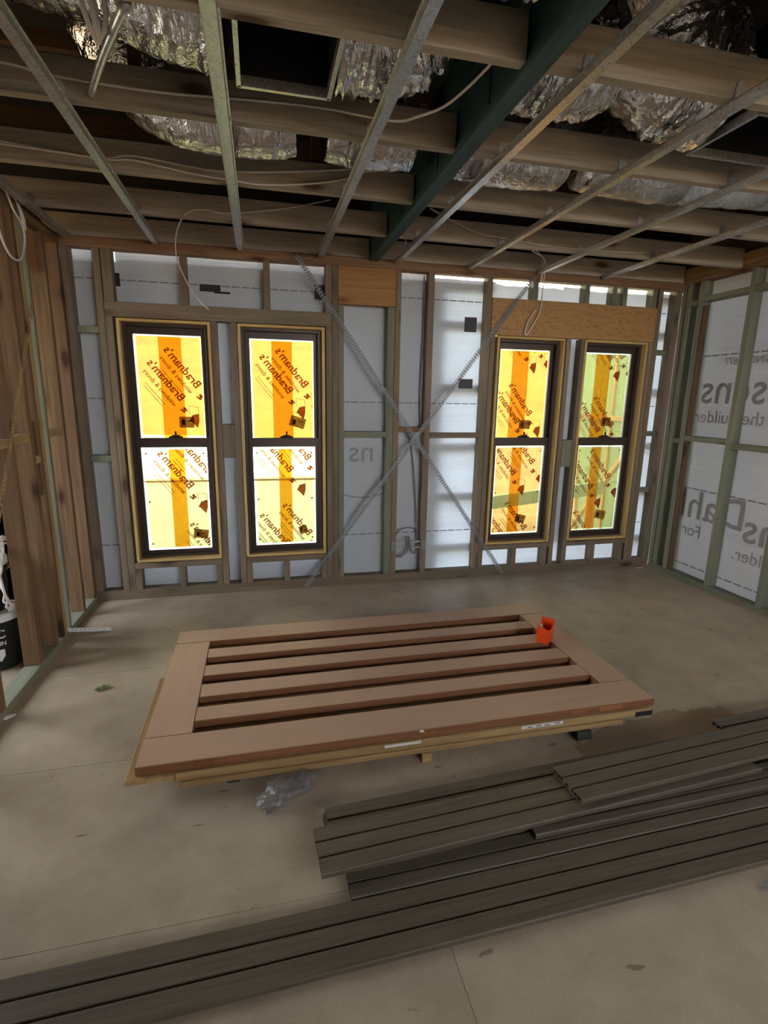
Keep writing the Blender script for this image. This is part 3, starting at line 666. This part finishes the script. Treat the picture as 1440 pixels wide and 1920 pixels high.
D([(2.3, -1.52, 2.9), (2.6, -1.52, 2.88), (2.9, -1.52, 2.9)], 0.18, 'flat silver foil duct just past the green beam, one bay behind the wrinkled ducts', 0.07)
D([(3.0, -1.52, 2.9), (3.4, -1.52, 2.88), (3.9, -1.52, 2.9), (4.4, -1.52, 2.92)], 0.17, 'long flat silver foil duct towards the wrapped side wall, behind the clipped joist', 0.06)
D([(3.95, -2.165, 2.98), (4.2, -2.165, 2.97), (4.7, -2.165, 2.98)], 0.2, 'silver foil duct on the wrapped wall side of the second register box', 0.1)
def register(x0, x1, y0, y1, z0, z1, label):
    e = empty('register_box', ((x0+x1)/2, (y0+y1)/2, z0), label=label, cat='duct box', group='register boxes')
    t = 0.008
    for a in ((x0, x0+t, y0, y1), (x1-t, x1, y0, y1), (x0+t, x1-t, y0, y0+t), (x0+t, x1-t, y1-t, y1)): box('side_panel', 'duct_black', *a, z0+0.03, z1, e, 0)
    box('top_panel', 'duct_black', x0, x1, y0, y1, z1, z1+t, e, 0)
    for a in ((x0-0.004, x0+0.012, y0, y1), (x1-0.012, x1+0.004, y0, y1), (x0, x1, y0-0.004, y0+0.012), (x0, x1, y1-0.012, y1+0.004)): box('steel_rim', 'galv', *a, z0, z0+0.035, e, 0)
register(1.268, 1.6, -2.45, -2.08, 2.7, 3.0, 'black square register box with steel rim, between two metal battens')
register(3.2, 3.86, -2.42, -2.06, 2.7, 3.0, 'black register box with steel rim beside the largest foil duct')

# ------------------------------------------------------------------ cables
def acable(pts, label, r=0.005, name='cable', mat='cable', cat='cable', group=None): return tag(cable(name, pts, r, mat), label, cat, group)
j3 = -1.887; j4 = -1.237; j5 = -0.607
acable([(-0.05, j3, 2.78), (0.445, j3, 2.765), (0.613, j3, 2.745), (0.977, j3, 2.739), (1.323, j3, 2.757), (1.6, j3, 2.764), (1.86, -1.99, 2.705), (1.95, -2.06, 2.7), (2.045, -2.17, 2.71), (2.12, -2.4, 2.74), (2.16, -2.49, 2.8)], 'white cable along the joist beside the black register box, rising to green beam')
acable([(-0.05, j4, 2.76), (0.182, j4, 2.752), (0.45, j4, 2.732), (0.63, j4, 2.73), (0.751, j4, 2.752), (1.0, j4, 2.733), (1.172, j4, 2.728), (1.519, j4, 2.763), (1.856, j4, 2.815), (1.95, -1.18, 2.88)], 'upper of two white cables clipped along the same joist')
acable([(-0.05, j4-0.008, 2.745), (0.3, j4-0.008, 2.735), (0.63, j4-0.008, 2.722), (0.749, j4-0.004, 2.732), (1.0, j4-0.008, 2.702), (1.17, j4-0.008, 2.69), (1.394, j4-0.008, 2.685), (1.713, j4-0.008, 2.732), (1.9, j4, 2.8), (2.0, j4, 2.864)], 'lower, sagging one of two white cables clipped along the same joist')
acable([(0.965, -0.02, 2.235), (0.88, -0.05, 2.32), (0.81, -0.1, 2.45), (0.79, -0.25, 2.55), (0.83, -0.45, 2.64), (0.912, j5-0.01, 2.70), (1.016, j5-0.01, 2.73), (1.165, j5-0.01, 2.722), (1.5, j5-0.005, 2.78), (1.797, j5+0.03, 2.868)], 'thin white cable curling down over the window header', 0.004)
acable([(0.02, -0.83, 2.68), (0.02, -0.75, 2.6), (0.022, -0.66, 2.55), (0.022, -0.645, 2.47), (0.022, -0.72, 2.36), (0.022, -0.83, 2.33), (0.022, -0.93, 2.38), (0.022, -1.0, 2.5)], 'white cable loop hanging on the open stud wall', 0.006)
acable([(0.01, -0.9, 2.75), (0.015, -0.75, 2.7), (0.015, -0.66, 2.64), (0.015, -0.6, 2.54), (0.012, -0.59, 2.6), (0.015, -0.66, 2.66)], 'short kinked white cable under the metal batten by stud wall', 0.005)
acable([(3.2, j5-0.02, 2.72), (3.4, -0.4, 2.72), (3.6, -0.18, 2.7), (3.66, -0.06, 2.63), (3.67, -0.03, 2.5), (3.66, -0.03, 2.36), (3.6, -0.03, 2.24), (3.55, -0.035, 2.165), (3.535, -0.03, 2.19), (3.56, -0.03, 2.28), (3.62, -0.03, 2.37)], 'white cable loop dangling in front of the plywood header', 0.005)
acable([(2.46, j5-0.03, 2.86), (2.8, j5-0.02, 2.745), (3.1, j5-0.015, 2.715), (3.35, -0.45, 2.7), (3.56, -0.22, 2.72), (3.63, -0.08, 2.66), (3.645, -0.02, 2.55)], 'white cable slung from joist to header past the beam', 0.005)
acable([(3.1, j5-0.012, 2.72), (3.4, j5-0.012, 2.70), (3.9, j5-0.012, 2.705), (4.25, j5-0.01, 2.72)], 'white cable running straight along a joist towards the wrapped side wall', 0.004)
acable([(3.0, j3+0.05, 2.84), (3.2, -1.76, 2.71), (3.4, -1.7, 2.705), (3.6, -1.76, 2.78)], 'short white cable behind the joist by side wall', 0.004)
for k, dx in enumerate((0.0, 0.03)):
    acable([(0.83+dx, -2.5, 2.95), (0.835+dx, -2.35, 2.76), (0.845+dx*0.4, -2.26, 2.70), (0.858-dx*0.1, -2.24, 2.695), (0.865+dx, -2.3, 2.75), (0.88+dx, -2.5, 2.95)], ('hanging loop of white flex at the top edge, left strand', 'hanging loop of white flex at the top edge, right strand')[k].replace('left strand', 'outer bend').replace('right strand', 'inner bend'), 0.008)
tag(link('steel_rod', tube_mesh('steel_rod', spline([(0.97, -2.38, 2.73), (0.85, -2.15, 2.71), (0.74, -1.9, 2.7)], 4), 0.014, 10), M['galv'], None, smooth=True), 'grey metal rod slanting beside the hanging white flex', 'rod')
acable([(2.30, -1.0, 2.9), (2.302, -0.62, 2.72), (2.305, -0.61, 2.66), (2.305, -0.61, 2.62)], 'short grey cable tail hanging beside the green beam', 0.004, mat='cable_grey')
# wires clipped in the bay of the back wall
cg = empty('wire_bundle', (2.57, 0.06, 0.33), label='grey wire coil clipped between two studs low in the back wall', cat='wire')
def cpart(name, pts, r=0.006): return link(name, tube_mesh(name, [p-Vector(cg.location) for p in spline(pts, 8)], r), M['cable_grey'], cg, smooth=True)
cpart('wire', [(2.45, 0.05, 0.40), (2.48, 0.05, 0.46), (2.56, 0.05, 0.485), (2.64, 0.05, 0.465), (2.66, 0.05, 0.40), (2.65, 0.05, 0.35)])
cpart('wire', [(2.45, 0.055, 0.235), (2.5, 0.05, 0.23), (2.545, 0.05, 0.28), (2.555, 0.05, 0.35), (2.55, 0.05, 0.41)])
cpart('wire', [(2.455, 0.045, 0.222), (2.51, 0.042, 0.22), (2.56, 0.042, 0.27), (2.575, 0.042, 0.36), (2.57, 0.042, 0.41)])
cpart('wire', [(2.58, 0.045, 0.4), (2.59, 0.045, 0.3), (2.63, 0.045, 0.245), (2.66, 0.045, 0.26), (2.665, 0.045, 0.34)])
cpart('wire', [(2.655, 0.06, 0.42), (2.64, 0.07, 0.7), (2.6, 0.07, 1.1), (2.56, 0.075, 1.3), (2.52, 0.08, 1.33)], 0.005)
cpart('wire', [(2.66, 0.07, 1.39), (2.65, 0.075, 1.7), (2.66, 0.075, 2.2), (2.655, 0.075, 2.6)], 0.005)
for x0, x1 in ((2.43, 2.525), (2.595, 2.70)):
    b = empty('mounting_bracket', ((x0+x1)/2, 0.02, 0.335), label='galvanised switch bracket nailed to the stud %s' % ('by the green-tinged stud pair' if x0 < 2.5 else 'under the strap brace crossing'), cat='bracket', group='switch brackets')
    for z in (0.3, 0.355): box('bracket_bar', 'galv', x0, x1, 0.02, 0.03, z, z+0.014, b, 0)
    box('nail_plate', 'cable_grey', (2.405 if x0 < 2.5 else 2.685), (2.44 if x0 < 2.5 else 2.72), -0.004, -0.001, 0.29, 0.38, b, 0)
    xx = x1-0.012 if x0 < 2.5 else x0
    box('bracket_bar', 'galv', xx, xx+0.012, 0.018, 0.032, 0.295, 0.375, b, 0)

# ------------------------------------------------------------------ perforated strap braces
def strap(name, a, b, width, label, mat, nrm, group=None, y_out=0.006):
    a, b = Vector(a), Vector(b); d = (b-a); Ln = d.length; d.normalize(); nrm = Vector(nrm); s = d.cross(nrm).normalized()
    pitch = 0.024; N = int(Ln/pitch); V, F = [], []
    for i in range(N):
        for side in (-1, 1):
            off = 0.5*i % 1
            cx, cw = (i+0.5+(0.0 if side < 0 else 0.0))*pitch, width/4*side
            hw, hp = width/4, pitch/2; q = []
            for k in range(8):
                th = PI/4*k+PI/8; q.append((math.cos(th)*hp*0.66, math.sin(th)*hw*0.66))
            e = [(hp, hw*0.45), (hp*0.45, hw), (-hp*0.45, hw), (-hp, hw*0.45), (-hp, -hw*0.45), (-hp*0.45, -hw), (hp*0.45, -hw), (hp, -hw*0.45)]
            e = [(hp, 0.41*hw), (0.41*hp, hw), (-0.41*hp, hw), (-hp, 0.41*hw), (-hp, -0.41*hw), (-0.41*hp, -hw), (0.41*hp, -hw), (hp, -0.41*hw)]
            corners = [(hp, hw), (-hp, hw), (-hp, -hw), (hp, -hw)]
            o = len(V)
            for (u, v) in q+e+corners:
                h = y_out*(1-abs(cw+v)/(width/2))
                V.append(a+d*(cx+u)+s*(cw+v)+nrm*h)
            for k in range(8): F.append((o+k, o+8+k, o+8+(k+1) % 8, o+(k+1) % 8))
            for k, c in enumerate((16, 17, 18, 19)): F.append((o+8+(2*k) % 8, o+c, o+8+(2*k+1) % 8))
    c = (a+b)/2
    e = raw(name, [v-c for v in V], F, mat, None, c)
    sm = e.modifiers.new('thick', 'SOLIDIFY'); sm.thickness = 0.0012
    return tag(e, label, 'strap', group)
strap('strap_brace', (1.615, -0.012, 2.66), (3.49, -0.012, 0.012), 0.038, 'perforated steel strap brace falling from above the second window', M['strap'], (0, -1, 0), 'crossed strap braces')
strap('strap_brace', (3.598, -0.02, 2.64), (1.64, -0.02, 0.012), 0.038, 'perforated steel strap brace rising to the plywood header', M['strap'], (0, -1, 0), 'crossed strap braces')
strap('strap_brace', (0.008, -0.47, 2.34), (0.008, -2.02, 0.02), 0.032, 'pale perforated strap slanting across the open stud wall', wd('pale', 2), (1, 0, 0))

# ------------------------------------------------------------------ slatted meranti door on pine frame and bearers
ZT, ZB = 0.147, 0.107
door = empty('slatted_door', (1.99, -1.665, ZB), label='reddish slatted timber door lying flat on the floor, five long slots', cat='door')
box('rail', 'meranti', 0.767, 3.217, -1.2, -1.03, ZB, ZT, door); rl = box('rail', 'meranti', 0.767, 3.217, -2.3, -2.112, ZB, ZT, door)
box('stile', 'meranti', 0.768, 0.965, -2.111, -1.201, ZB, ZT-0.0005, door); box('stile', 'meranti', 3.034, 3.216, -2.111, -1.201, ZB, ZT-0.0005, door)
gaps = [-1.204, -1.302, -1.41, -1.5, -1.615, -1.7, -1.82, -1.908, -2.022, -2.112]
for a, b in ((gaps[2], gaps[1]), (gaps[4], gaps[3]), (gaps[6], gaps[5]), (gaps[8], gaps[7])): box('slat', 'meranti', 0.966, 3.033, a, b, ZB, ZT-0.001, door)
for a, b in ((0.99, 1.075), (1.975, 2.06), (2.745, 2.825), (2.9, 3.03)): box('tenon_end', 'tenon', a, b, -2.3015, -2.3, ZB+0.003, ZT-0.006, door, 0)
lower = empty('pine_crate', (1.97, -1.67, 0.068), label='pale pine frame with crossboards lying under the slatted door', cat='crate')
Z0, Z1 = 0.068, 0.1055
for a in ((0.92, 3.192, -2.315, -2.19), (0.92, 3.192, -1.17, -1.06)): box('rail', 'crate', *a, Z0, Z1, lower)
box('end_board', 'crate', 0.73, 0.92, -2.325, -1.52, Z0+0.016, Z1, lower); box('stile', 'crate', 3.04, 3.19, -2.189, -1.171, Z0, Z1, lower)
for a, b in ((gaps[2]+0.012, gaps[1]), (gaps[4]+0.012, gaps[3]), (gaps[6]+0.012, gaps[5]), (gaps[8]-0.012, gaps[7]-0.012)): box('slat', 'crate', 0.921, 3.039, a, b, Z0, Z1-0.012, lower)
box('corner_protector', 'black', 3.1, 3.197, -2.319, -2.24, Z0, Z1-0.012, lower, 0.001)
bt = box('pine_batten', 'crate', 0.94, 3.02, -2.325, -2.26, 0.042, 0.068); tag(bt, 'long pine batten packed under the front of the pine frame', 'batten')
bt = box('pine_batten', 'crate', 0.94, 3.02, -1.3, -1.24, 0.042, 0.068); tag(bt, 'long pine batten packed under the rear of the pine frame', 'batten')
for x0, x1, y0, k, lb in ((1.12, 1.17, -2.285, 'block', 'dark timber bearer under the door near the plastic bag'), (1.972, 2.02, -2.335, 'crate', 'pale timber bearer under the middle of the door'), (2.76, 2.84, -2.345, 'block', 'dark timber bearer under the door beside the decking')):
    tag(box('bearer', k, x0, x1, y0, -1.1, 0, 0.042), lb, 'bearer', 'bearers under the door')
for x0, x1, z0, z1, lb in ((1.8, 1.97, 0.09, 0.103, None), (2.47, 2.69, 0.087, 0.103, 'white paper sticker with handwriting')):
    s_ = box('sticker', 'label_white', x0, x1, -2.3175, -2.3155, z0, z1, lower, 0)
    if lb:
        s_['label'] = lb
        for k, xx in enumerate((2.5, 2.545, 2.59, 2.645)): box('handwriting', 'ink_dark', xx, xx+0.028, -2.3181, -2.3176, 0.092+0.002*(k % 2), 0.0965+0.002*(k % 2), lower, 0)
ch = box('wood_chip', 'label_white', 1.965, 1.985, -2.31, -2.302, 0.14, 0.147, door, 0)

# orange plastic box on the door
ob = empty('screw_box', (3.005, -1.592, ZT), label='small bright orange open plastic box on the slatted door', cat='box')
ob.rotation_euler = (0, 0, math.radians(-45))
hw, hd, hh, t = 0.039, 0.062, 0.1, 0.003
def wall(bm, pts, off):
    a = [bm.verts.new(p) for p in pts]; b = [bm.verts.new(Vector(p)+Vector(off)) for p in pts]; k = len(pts)
    bm.faces.new(a); bm.faces.new(b[::-1])
    for i in range(k): bm.faces.new((a[i], b[i], b[(i+1) % k], a[(i+1) % k]))
bm = bmesh.new(); tp = 0.92                                        # walls taper towards the base
curve_ = [(-hd, 0.098), (-hd*0.75, 0.092), (-hd*0.3, 0.093), (hd*0.2, 0.102), (hd*0.6, 0.114), (hd, 0.126)]
for sx2 in (-1, 1):
    wall(bm, [(sx2*hw*tp, -hd*tp, 0), (sx2*hw*tp, hd*tp, 0)]+[(sx2*hw, y, z) for y, z in curve_[::-1]], (-sx2*t, 0, 0))
wall(bm, [(-hw*tp, -hd*tp, 0), (hw*tp, -hd*tp, 0), (hw, -hd, 0.098), (hw*0.35, -hd, 0.098), (hw*0.1, -hd, 0.106), (-hw*0.6, -hd, 0.118), (-hw, -hd, 0.11)], (0, t, 0))
wall(bm, [(-hw*tp, hd*tp, 0), (hw*tp, hd*tp, 0), (hw, hd, 0.126), (-hw, hd, 0.126)], (0, -t, 0))
abox(bm, -hw*tp, hw*tp, -hd*tp, hd*tp, 0, t)
bmesh.ops.recalc_face_normals(bm, faces=bm.faces[:])
link('box_body', bm_mesh(bm, 'box_body'), M['orange'], ob)
bm = bmesh.new(); abox(bm, -0.022, -0.006, -hd-0.004, -hd+0.012, 0.113, 0.121, 0.001); abox(bm, -0.018, -0.01, -hd-0.005, -hd-0.001, 0.096, 0.116, 0.001); abox(bm, -0.02, -0.009, -hd+0.002, -hd+0.01, 0.121, 0.126, 0.001)
link('metal_clip', bm_mesh(bm, 'metal_clip'), M['galv'], ob)

# ------------------------------------------------------------------ composite decking boards
def deck_profile(w_=0.2, h=0.0232):
    g, r = 0.010, 0.006; o = []
    def arc(cy, cz, a0, a1):
        for k in range(5):
            t = a0+(a1-a0)*k/4; o.append((cy+r*math.cos(t), cz+r*math.sin(t)))
    arc(r, r, PI*1.5, PI); arc(r, h-r, PI, PI/2)
    for gy in (w_/3, 2*w_/3): o.extend([(gy-g/2, h), (gy-g/2, h-0.017), (gy+g/2, h-0.017), (gy+g/2, h)])
    arc(w_-r, h-r, PI/2, 0); arc(w_-r, r, 0, -PI/2)
    holes = []; n_ = 7; m_ = 0.009; cw = (w_-2*m_)/n_
    for i in range(n_):
        a, b = m_+i*cw+0.003, m_+(i+1)*cw-0.003; zt = h-0.0048
        gi = any(a-0.004 < gy < b+0.004 for gy in (w_/3, 2*w_/3)); 
        if gi: continue
        holes.append([(a, 0.005), (b, 0.005), (b, zt), (a, zt)])
    return o, holes
def board(x0, yb, z, length, slope, label, w_=0.2):
    """x0, yb: left end, its front edge; board runs along +x and drifts by slope"""
    o, hs = deck_profile(w_)
    e = tri_fill_extrude('decking_board', o, hs, length, M['deck'])
    e.location = (x0, yb, z); e.rotation_euler = (0, 0, slope)
    return tag(e, label, 'decking', 'grey composite decking boards')
board(0.552, -3.156, 0.0, 4.3, 0.019, 'longest dark composite decking board, lying alone in front on the floor')
board(1.545, -2.932, 0.0, 3.4, 0.02, 'bottom decking board directly behind the longest one, thin ledge showing', 0.165)
board(1.502, -2.757, 0.0, 3.4, 0.046, 'bottom decking board along the rear of the stack, towards the door', 0.2)
board(1.512, -2.754, 0.0234, 3.4, 0.046, 'second-layer decking board along the rear of the stack')
board(1.58, -2.845, 0.0234, 0.6, 0.055, 'short decking board in the second layer, below the grooved top one', 0.085)
board(2.252, -2.852, 0.0234, 2.6, 0.022, 'second-layer decking board whose dark open end shows midway', 0.12)
board(1.457, -2.868, 0.0468, 1.93, 0.055, 'short grooved decking board on the stack, partly under the top board')
board(2.487, -2.785, 0.0702, 2.4, 0.07, 'topmost decking board, its hollow cell end facing the door')
board(3.47, -2.615, 0.0468, 1.5, 0.06, 'decking board end peeping out behind the topmost board')

# ------------------------------------------------------------------ small things on the floor
def crumple(name, cx, cy, sx_, sy_, sz_, rot, label, cat, mat, seed, amp=0.35):
    bm = bmesh.new(); bmesh.ops.create_icosphere(bm, subdivisions=4, radius=1.0)
    for v in bm.verts:
        n_ = v.co.normalized(); k = 1+amp*noise.noise(n_*1.7+Vector((seed, 0, 0)))+amp*0.7*abs(noise.noise(n_*4.3+Vector((seed, 5, 0))))-amp*0.5*abs(noise.noise(n_*9+Vector((seed, 9, 0))))
        v.co = Vector((n_.x*k*sx_, n_.y*k*sy_, max(0.0015, (n_.z*k*0.9+0.75)*sz_)))
    e = link(name, bm_mesh(bm, name), M[mat], None, (cx, cy, 0.0), True); e.rotation_euler = (0, 0, rot)
    return tag(e, label, cat)
crumple('plastic_bag', 1.375, -2.405, 0.115, 0.055, 0.042, 0.55, 'crumpled clear plastic bag on the floor in front of the door', 'bag', 'clear', 2.0, 0.6)
crumple('plastic_scrap', 3.13, -3.16, 0.2, 0.03, 0.01, 0.15, 'torn clear plastic scrap along the longest decking board', 'plastic', 'clear', 8.0)
bm = bmesh.new()
lv = [(-0.035, 0.0), (-0.02, 0.018), (-0.005, 0.014), (0.005, 0.03), (0.02, 0.022), (0.04, 0.024), (0.032, 0.004), (0.022, -0.004), (0.01, -0.012), (-0.01, -0.008), (-0.025, -0.022)]
cv = bm.verts.new((0, 0.003, 0.014)); rv = [bm.verts.new((a, b, 0.002+0.012*abs(math.sin(i*1.7)))) for i, (a, b) in enumerate(lv)]
for i in range(len(rv)): bm.faces.new((cv, rv[i], rv[(i+1) % len(rv)]))
e = link('green_leaf', bm_mesh(bm, 'green_leaf'), M['leaf'], None, (0.393, -1.39, 0.001)); e.scale = (1.1, 1.1, 1.1); tag(e, 'small curled green leaf on the bare floor', 'leaf')
crumple('paper_scrap', 0.01, -1.575, 0.03, 0.016, 0.006, 0.6, 'white scrap at the foot of the open stud wall', 'scrap', 'white_plastic', 4.0)
tag(box('timber_offcut', 'pale', 4.9, 4.99, -0.075, -0.03, 0, 0.012), 'tiny pale timber offcut at the base of the back wall corner', 'offcut')
# perforated white angle bead
a, b = Vector((-0.04, -0.648, 0.043)), Vector((0.25, -0.6, 0.003))
d = (b-a).normalized(); s = d.cross(Vector((0, 0, 1))).normalized(); up = s.cross(d)
V, F = [], []
N = 12; Ln = (b-a).length
for leg, (u, v_) in enumerate(((-s, 0.03), (up, 0.026))):
    for i in range(N):
        x0, x1 = Ln*i/N, Ln*(i+1)/N; o = len(V); xm = (x0+x1)/2
        q = [(x0, 0), (x1, 0), (x1, 1), (x0, 1), (xm-0.007, 0.35), (xm+0.007, 0.35), (xm, 0.8)]
        V += [a+d*t+u*(v_*k) for t, k in q]
        F += [(o, o+1, o+5, o+4), (o+1, o+2, o+6, o+5), (o+2, o+3, o+6), (o+3, o, o+4, o+6)]
c = (a+b)/2
e = raw('angle_bead', [v-c for v in V], F, M['white_plastic'], None, c); e.modifiers.new('thick', 'SOLIDIFY').thickness = 0.0015
tag(e, 'white perforated plastic angle bead sticking out of the stud wall', 'bead')
# sawdust drift beside the decking
rim = []
for i in range(60):
    t = i/59; x = 2.72+1.0*t; rim.append((x, -2.3+0.12*t+0.05*noise.noise((x*7, 1, 0))+0.03*noise.noise((x*22, 2, 0))-0.06*math.cos(t*PI)**4))
V = [(x, y, 0.0008) for x, y in rim]+[(x, -2.5+0.05*(x-2.5), 0.0008) for x, y in rim]
raw('sawdust_drift', V, [(i, i+1, 61+i, 60+i) for i in range(59)], M['dirtgrain'], None)
tag(bpy.data.objects['sawdust_drift'], 'brown sawdust dirt lying between door and decking', 'dirt', None, 'stuff')

# buckets and cable coil behind the open studs
def bucket(x, y, z, r, h, label, lettered):
    e = empty('bucket', (x, y, z), label=label, cat='bucket', group='paint buckets behind the studs')
    prof = [(0.0, 0.0), (r*0.9, 0.0), (r, h), (r*1.05, h), (r*1.05, h+0.012), (r*0.97, h+0.02), (0, h+0.02)]
    def lathe(nm, pr, mat):
        seg = 40; V, F = [], []
        for rr, zz in pr:
            for k in range(seg): V.append((rr*math.cos(2*PI*k/seg), rr*math.sin(2*PI*k/seg), zz))
        for j in range(len(pr)-1):
            for k in range(seg): F.append((j*seg+k, j*seg+(k+1) % seg, (j+1)*seg+(k+1) % seg, (j+1)*seg+k))
        return raw(nm, V, F, mat, e, smooth=False)
    lathe('body', [(0, 0), (r*0.9, 0), (r, h)], M['black'])
    lathe('lid', [(r*1.0, h-0.03), (r*1.06, h-0.028), (r*1.06, h+0.012), (r*0.98, h+0.018), (0, h+0.018)], M['white_plastic'])
    if lettered:
        V, F = [], []
        a0 = math.atan2(-4.3-y, 1.3-x)
        for st, size, zz in (('ROC', 0.07, h*0.62), ('OUN', 0.035, h*0.48)):
            me = text_mesh(st, size, 0.02); o = len(V); wdt = max(v.co.x for v in me.vertices)
            for v in me.vertices:
                an = a0+0.35+(v.co.x-wdt)/r; rr = r*(0.9+0.1*zz/h)+0.0025; V.append((rr*math.cos(an), rr*math.sin(an), zz+v.co.y))
            F += [tuple(i+o for i in p.vertices) for p in me.polygons]; bpy.data.meshes.remove(me)
        o = len(V)
        for u, v in ((-0.025, 0.05), (0.025, 0.05), (0.025, 0.01), (0, -0.025), (-0.025, 0.01)):
            an = a0+0.1+u/r; rr = r*0.94+0.0035; V.append((rr*math.cos(an), rr*math.sin(an), h*0.25+v))
        F.append(tuple(range(o, o+5)))
        raw('lettering', V, F, M['white_plastic'], e)
    bm = bmesh.new()
    hp = [Vector((r*1.07*math.cos(t), r*1.07*math.sin(t)*0.9, h-0.02-0.1*math.sin(t))) for t in [PI*k/12 for k in range(13)]]
    bm.free(); link('handle', tube_mesh('handle', hp, 0.003, 6), M['galv'], e, smooth=True)
    return e
bucket(-0.3, -0.93, 0.0, 0.15, 0.33, 'black lettered bucket with white lid on the floor behind studs', True)
bucket(-0.34, -0.93, 0.35, 0.145, 0.3, 'black bucket stacked on top of the lettered bucket', False)
pts = []
for k in range(44):
    t = k/43*2*PI*2.75; rr = 1+0.1*math.sin(k*1.3)
    pts.append((-0.12+0.015*math.sin(k*2.1), -1.05+0.11*rr*math.cos(t), 0.6+0.2*rr*math.sin(t)))
tag(cable('cable_coil', pts, 0.006, 'cable', None, 4), 'white cable coil hanging behind the open studs above the buckets', 'cable coil')

# ------------------------------------------------------------------ outdoors
def grid(name, x0, x1, y0, y1, nx, ny, fz, mat, **kw):
    V = [(x0+(x1-x0)*i/nx, y0+(y1-y0)*j/ny, fz(x0+(x1-x0)*i/nx, y0+(y1-y0)*j/ny)) for j in range(ny+1) for i in range(nx+1)]
    F = [(j*(nx+1)+i, j*(nx+1)+i+1, (j+1)*(nx+1)+i+1, (j+1)*(nx+1)+i) for j in range(ny) for i in range(nx)]
    return tag(raw(name, V, F, M[mat], None, smooth=True), **kw)
grid('ground', -60, 60, -40, 22, 40, 40, lambda x, y: -0.5+0.05*noise.noise((x*0.4, y*0.4, 0)), 'clay', kind='structure', label='orange clay ground outside the house')
grid('hillside', -70, 90, 21, 80, 40, 24, lambda x, y: -0.6+(y-21)*0.23+1.0*noise.noise((x*0.06, y*0.06, 2)), 'hill', kind='structure', label='yellow green grassy hillside beyond the windows')
box('outdoor_slab', 'slab', -8, 3.6, 0.6, 8.6, -0.48, -0.42, None); tag(bpy.data.objects['outdoor_slab'], 'pale green concrete slab outside the first two windows', None, None, 'structure')
box('gravel_road', 'road', -40, 7.0, 9.2, 19, -0.46, -0.41, None); tag(bpy.data.objects['gravel_road'], 'pale sunlit gravel road outside', None, None, 'structure')
wing = empty('wall_wing', (6.4, 1.9, -0.45), kind='structure', label='mint green wrapped wing wall seen through the last window')
box('wrap_panel', 'mint', 6.3, 6.4, 0.2, 4.0, -0.45, 3.2, wing)
for y in (0.6, 1.5, 2.4, 3.3): box('batten', 'pale', 6.265, 6.298, y, y+0.05, -0.45, 3.2, wing)
box('batten', 'pale', 6.23, 6.264, 0.3, 3.9, 1.35, 1.42, wing)
pr = box('prop', 'pale', 5.9, 5.96, 1.7, 1.76, -0.45, 2.0, wing); pr.rotation_euler = (0.5, 0.25, 0)
pr = box('prop', 'pale', 5.9, 5.96, 2.6, 2.66, -0.45, 1.7, wing); pr.rotation_euler = (-0.45, 0.25, 0)
rail = empty('site_rail', (4.1, 1.53, -0.5), label='mint painted rail outside crossing the lower sash by the brace', cat='rail')
b_ = box('rail_board', 'mint', 2.6, 5.6, 1.5, 1.56, 0.30, 0.46, rail); b_.rotation_euler = (0, -0.1, 0)
for x, z in ((2.7, 0.4), (5.45, 0.65)): box('rail_post', 'pale', x, x+0.07, 1.561, 1.63, -0.5, z, rail)
shade_grp = empty('wrap_shading', kind='structure', label='cladding boards added unseen outside to dim the wrap')
def shading(x0, x1, z0, z1):  # unseen boards added behind the wrap to block daylight and dim it
    z = z0
    while z < z1-0.01:
        box('shading_board', 'brick_render', x0, x1, 0.15, 0.165, z, min(z+0.178, z1), shade_grp, 0); z += 0.18
shading(-0.3, 0.322, -0.2, 2.56); shading(0.322, 1.826, -0.2, 0.29); shading(0.322, 1.826, 2.165, 2.58); shading(0.967, 1.165, 0.29, 2.165); shading(1.827, 2.86, -0.2, 2.56)
shading(3.945, 4.139, 0.29, 2.165)
baffle = empty('light_baffle', (5.75, -1.0, -0.45), kind='structure', label='unseen tan fence outside the wrapped side wall')
for k in range(24): box('fence_board', 'baffle', 5.75, 5.78, -2.75+k*0.12, -2.64+k*0.12, -0.45, 3.4, baffle)  # unseen boards added outside to cut and warm daylight on the side wrap
box('soffit', 'brick_render', -3.0, 5.6, 0.2, 0.55, 2.75, 2.8, shade_grp, 0)
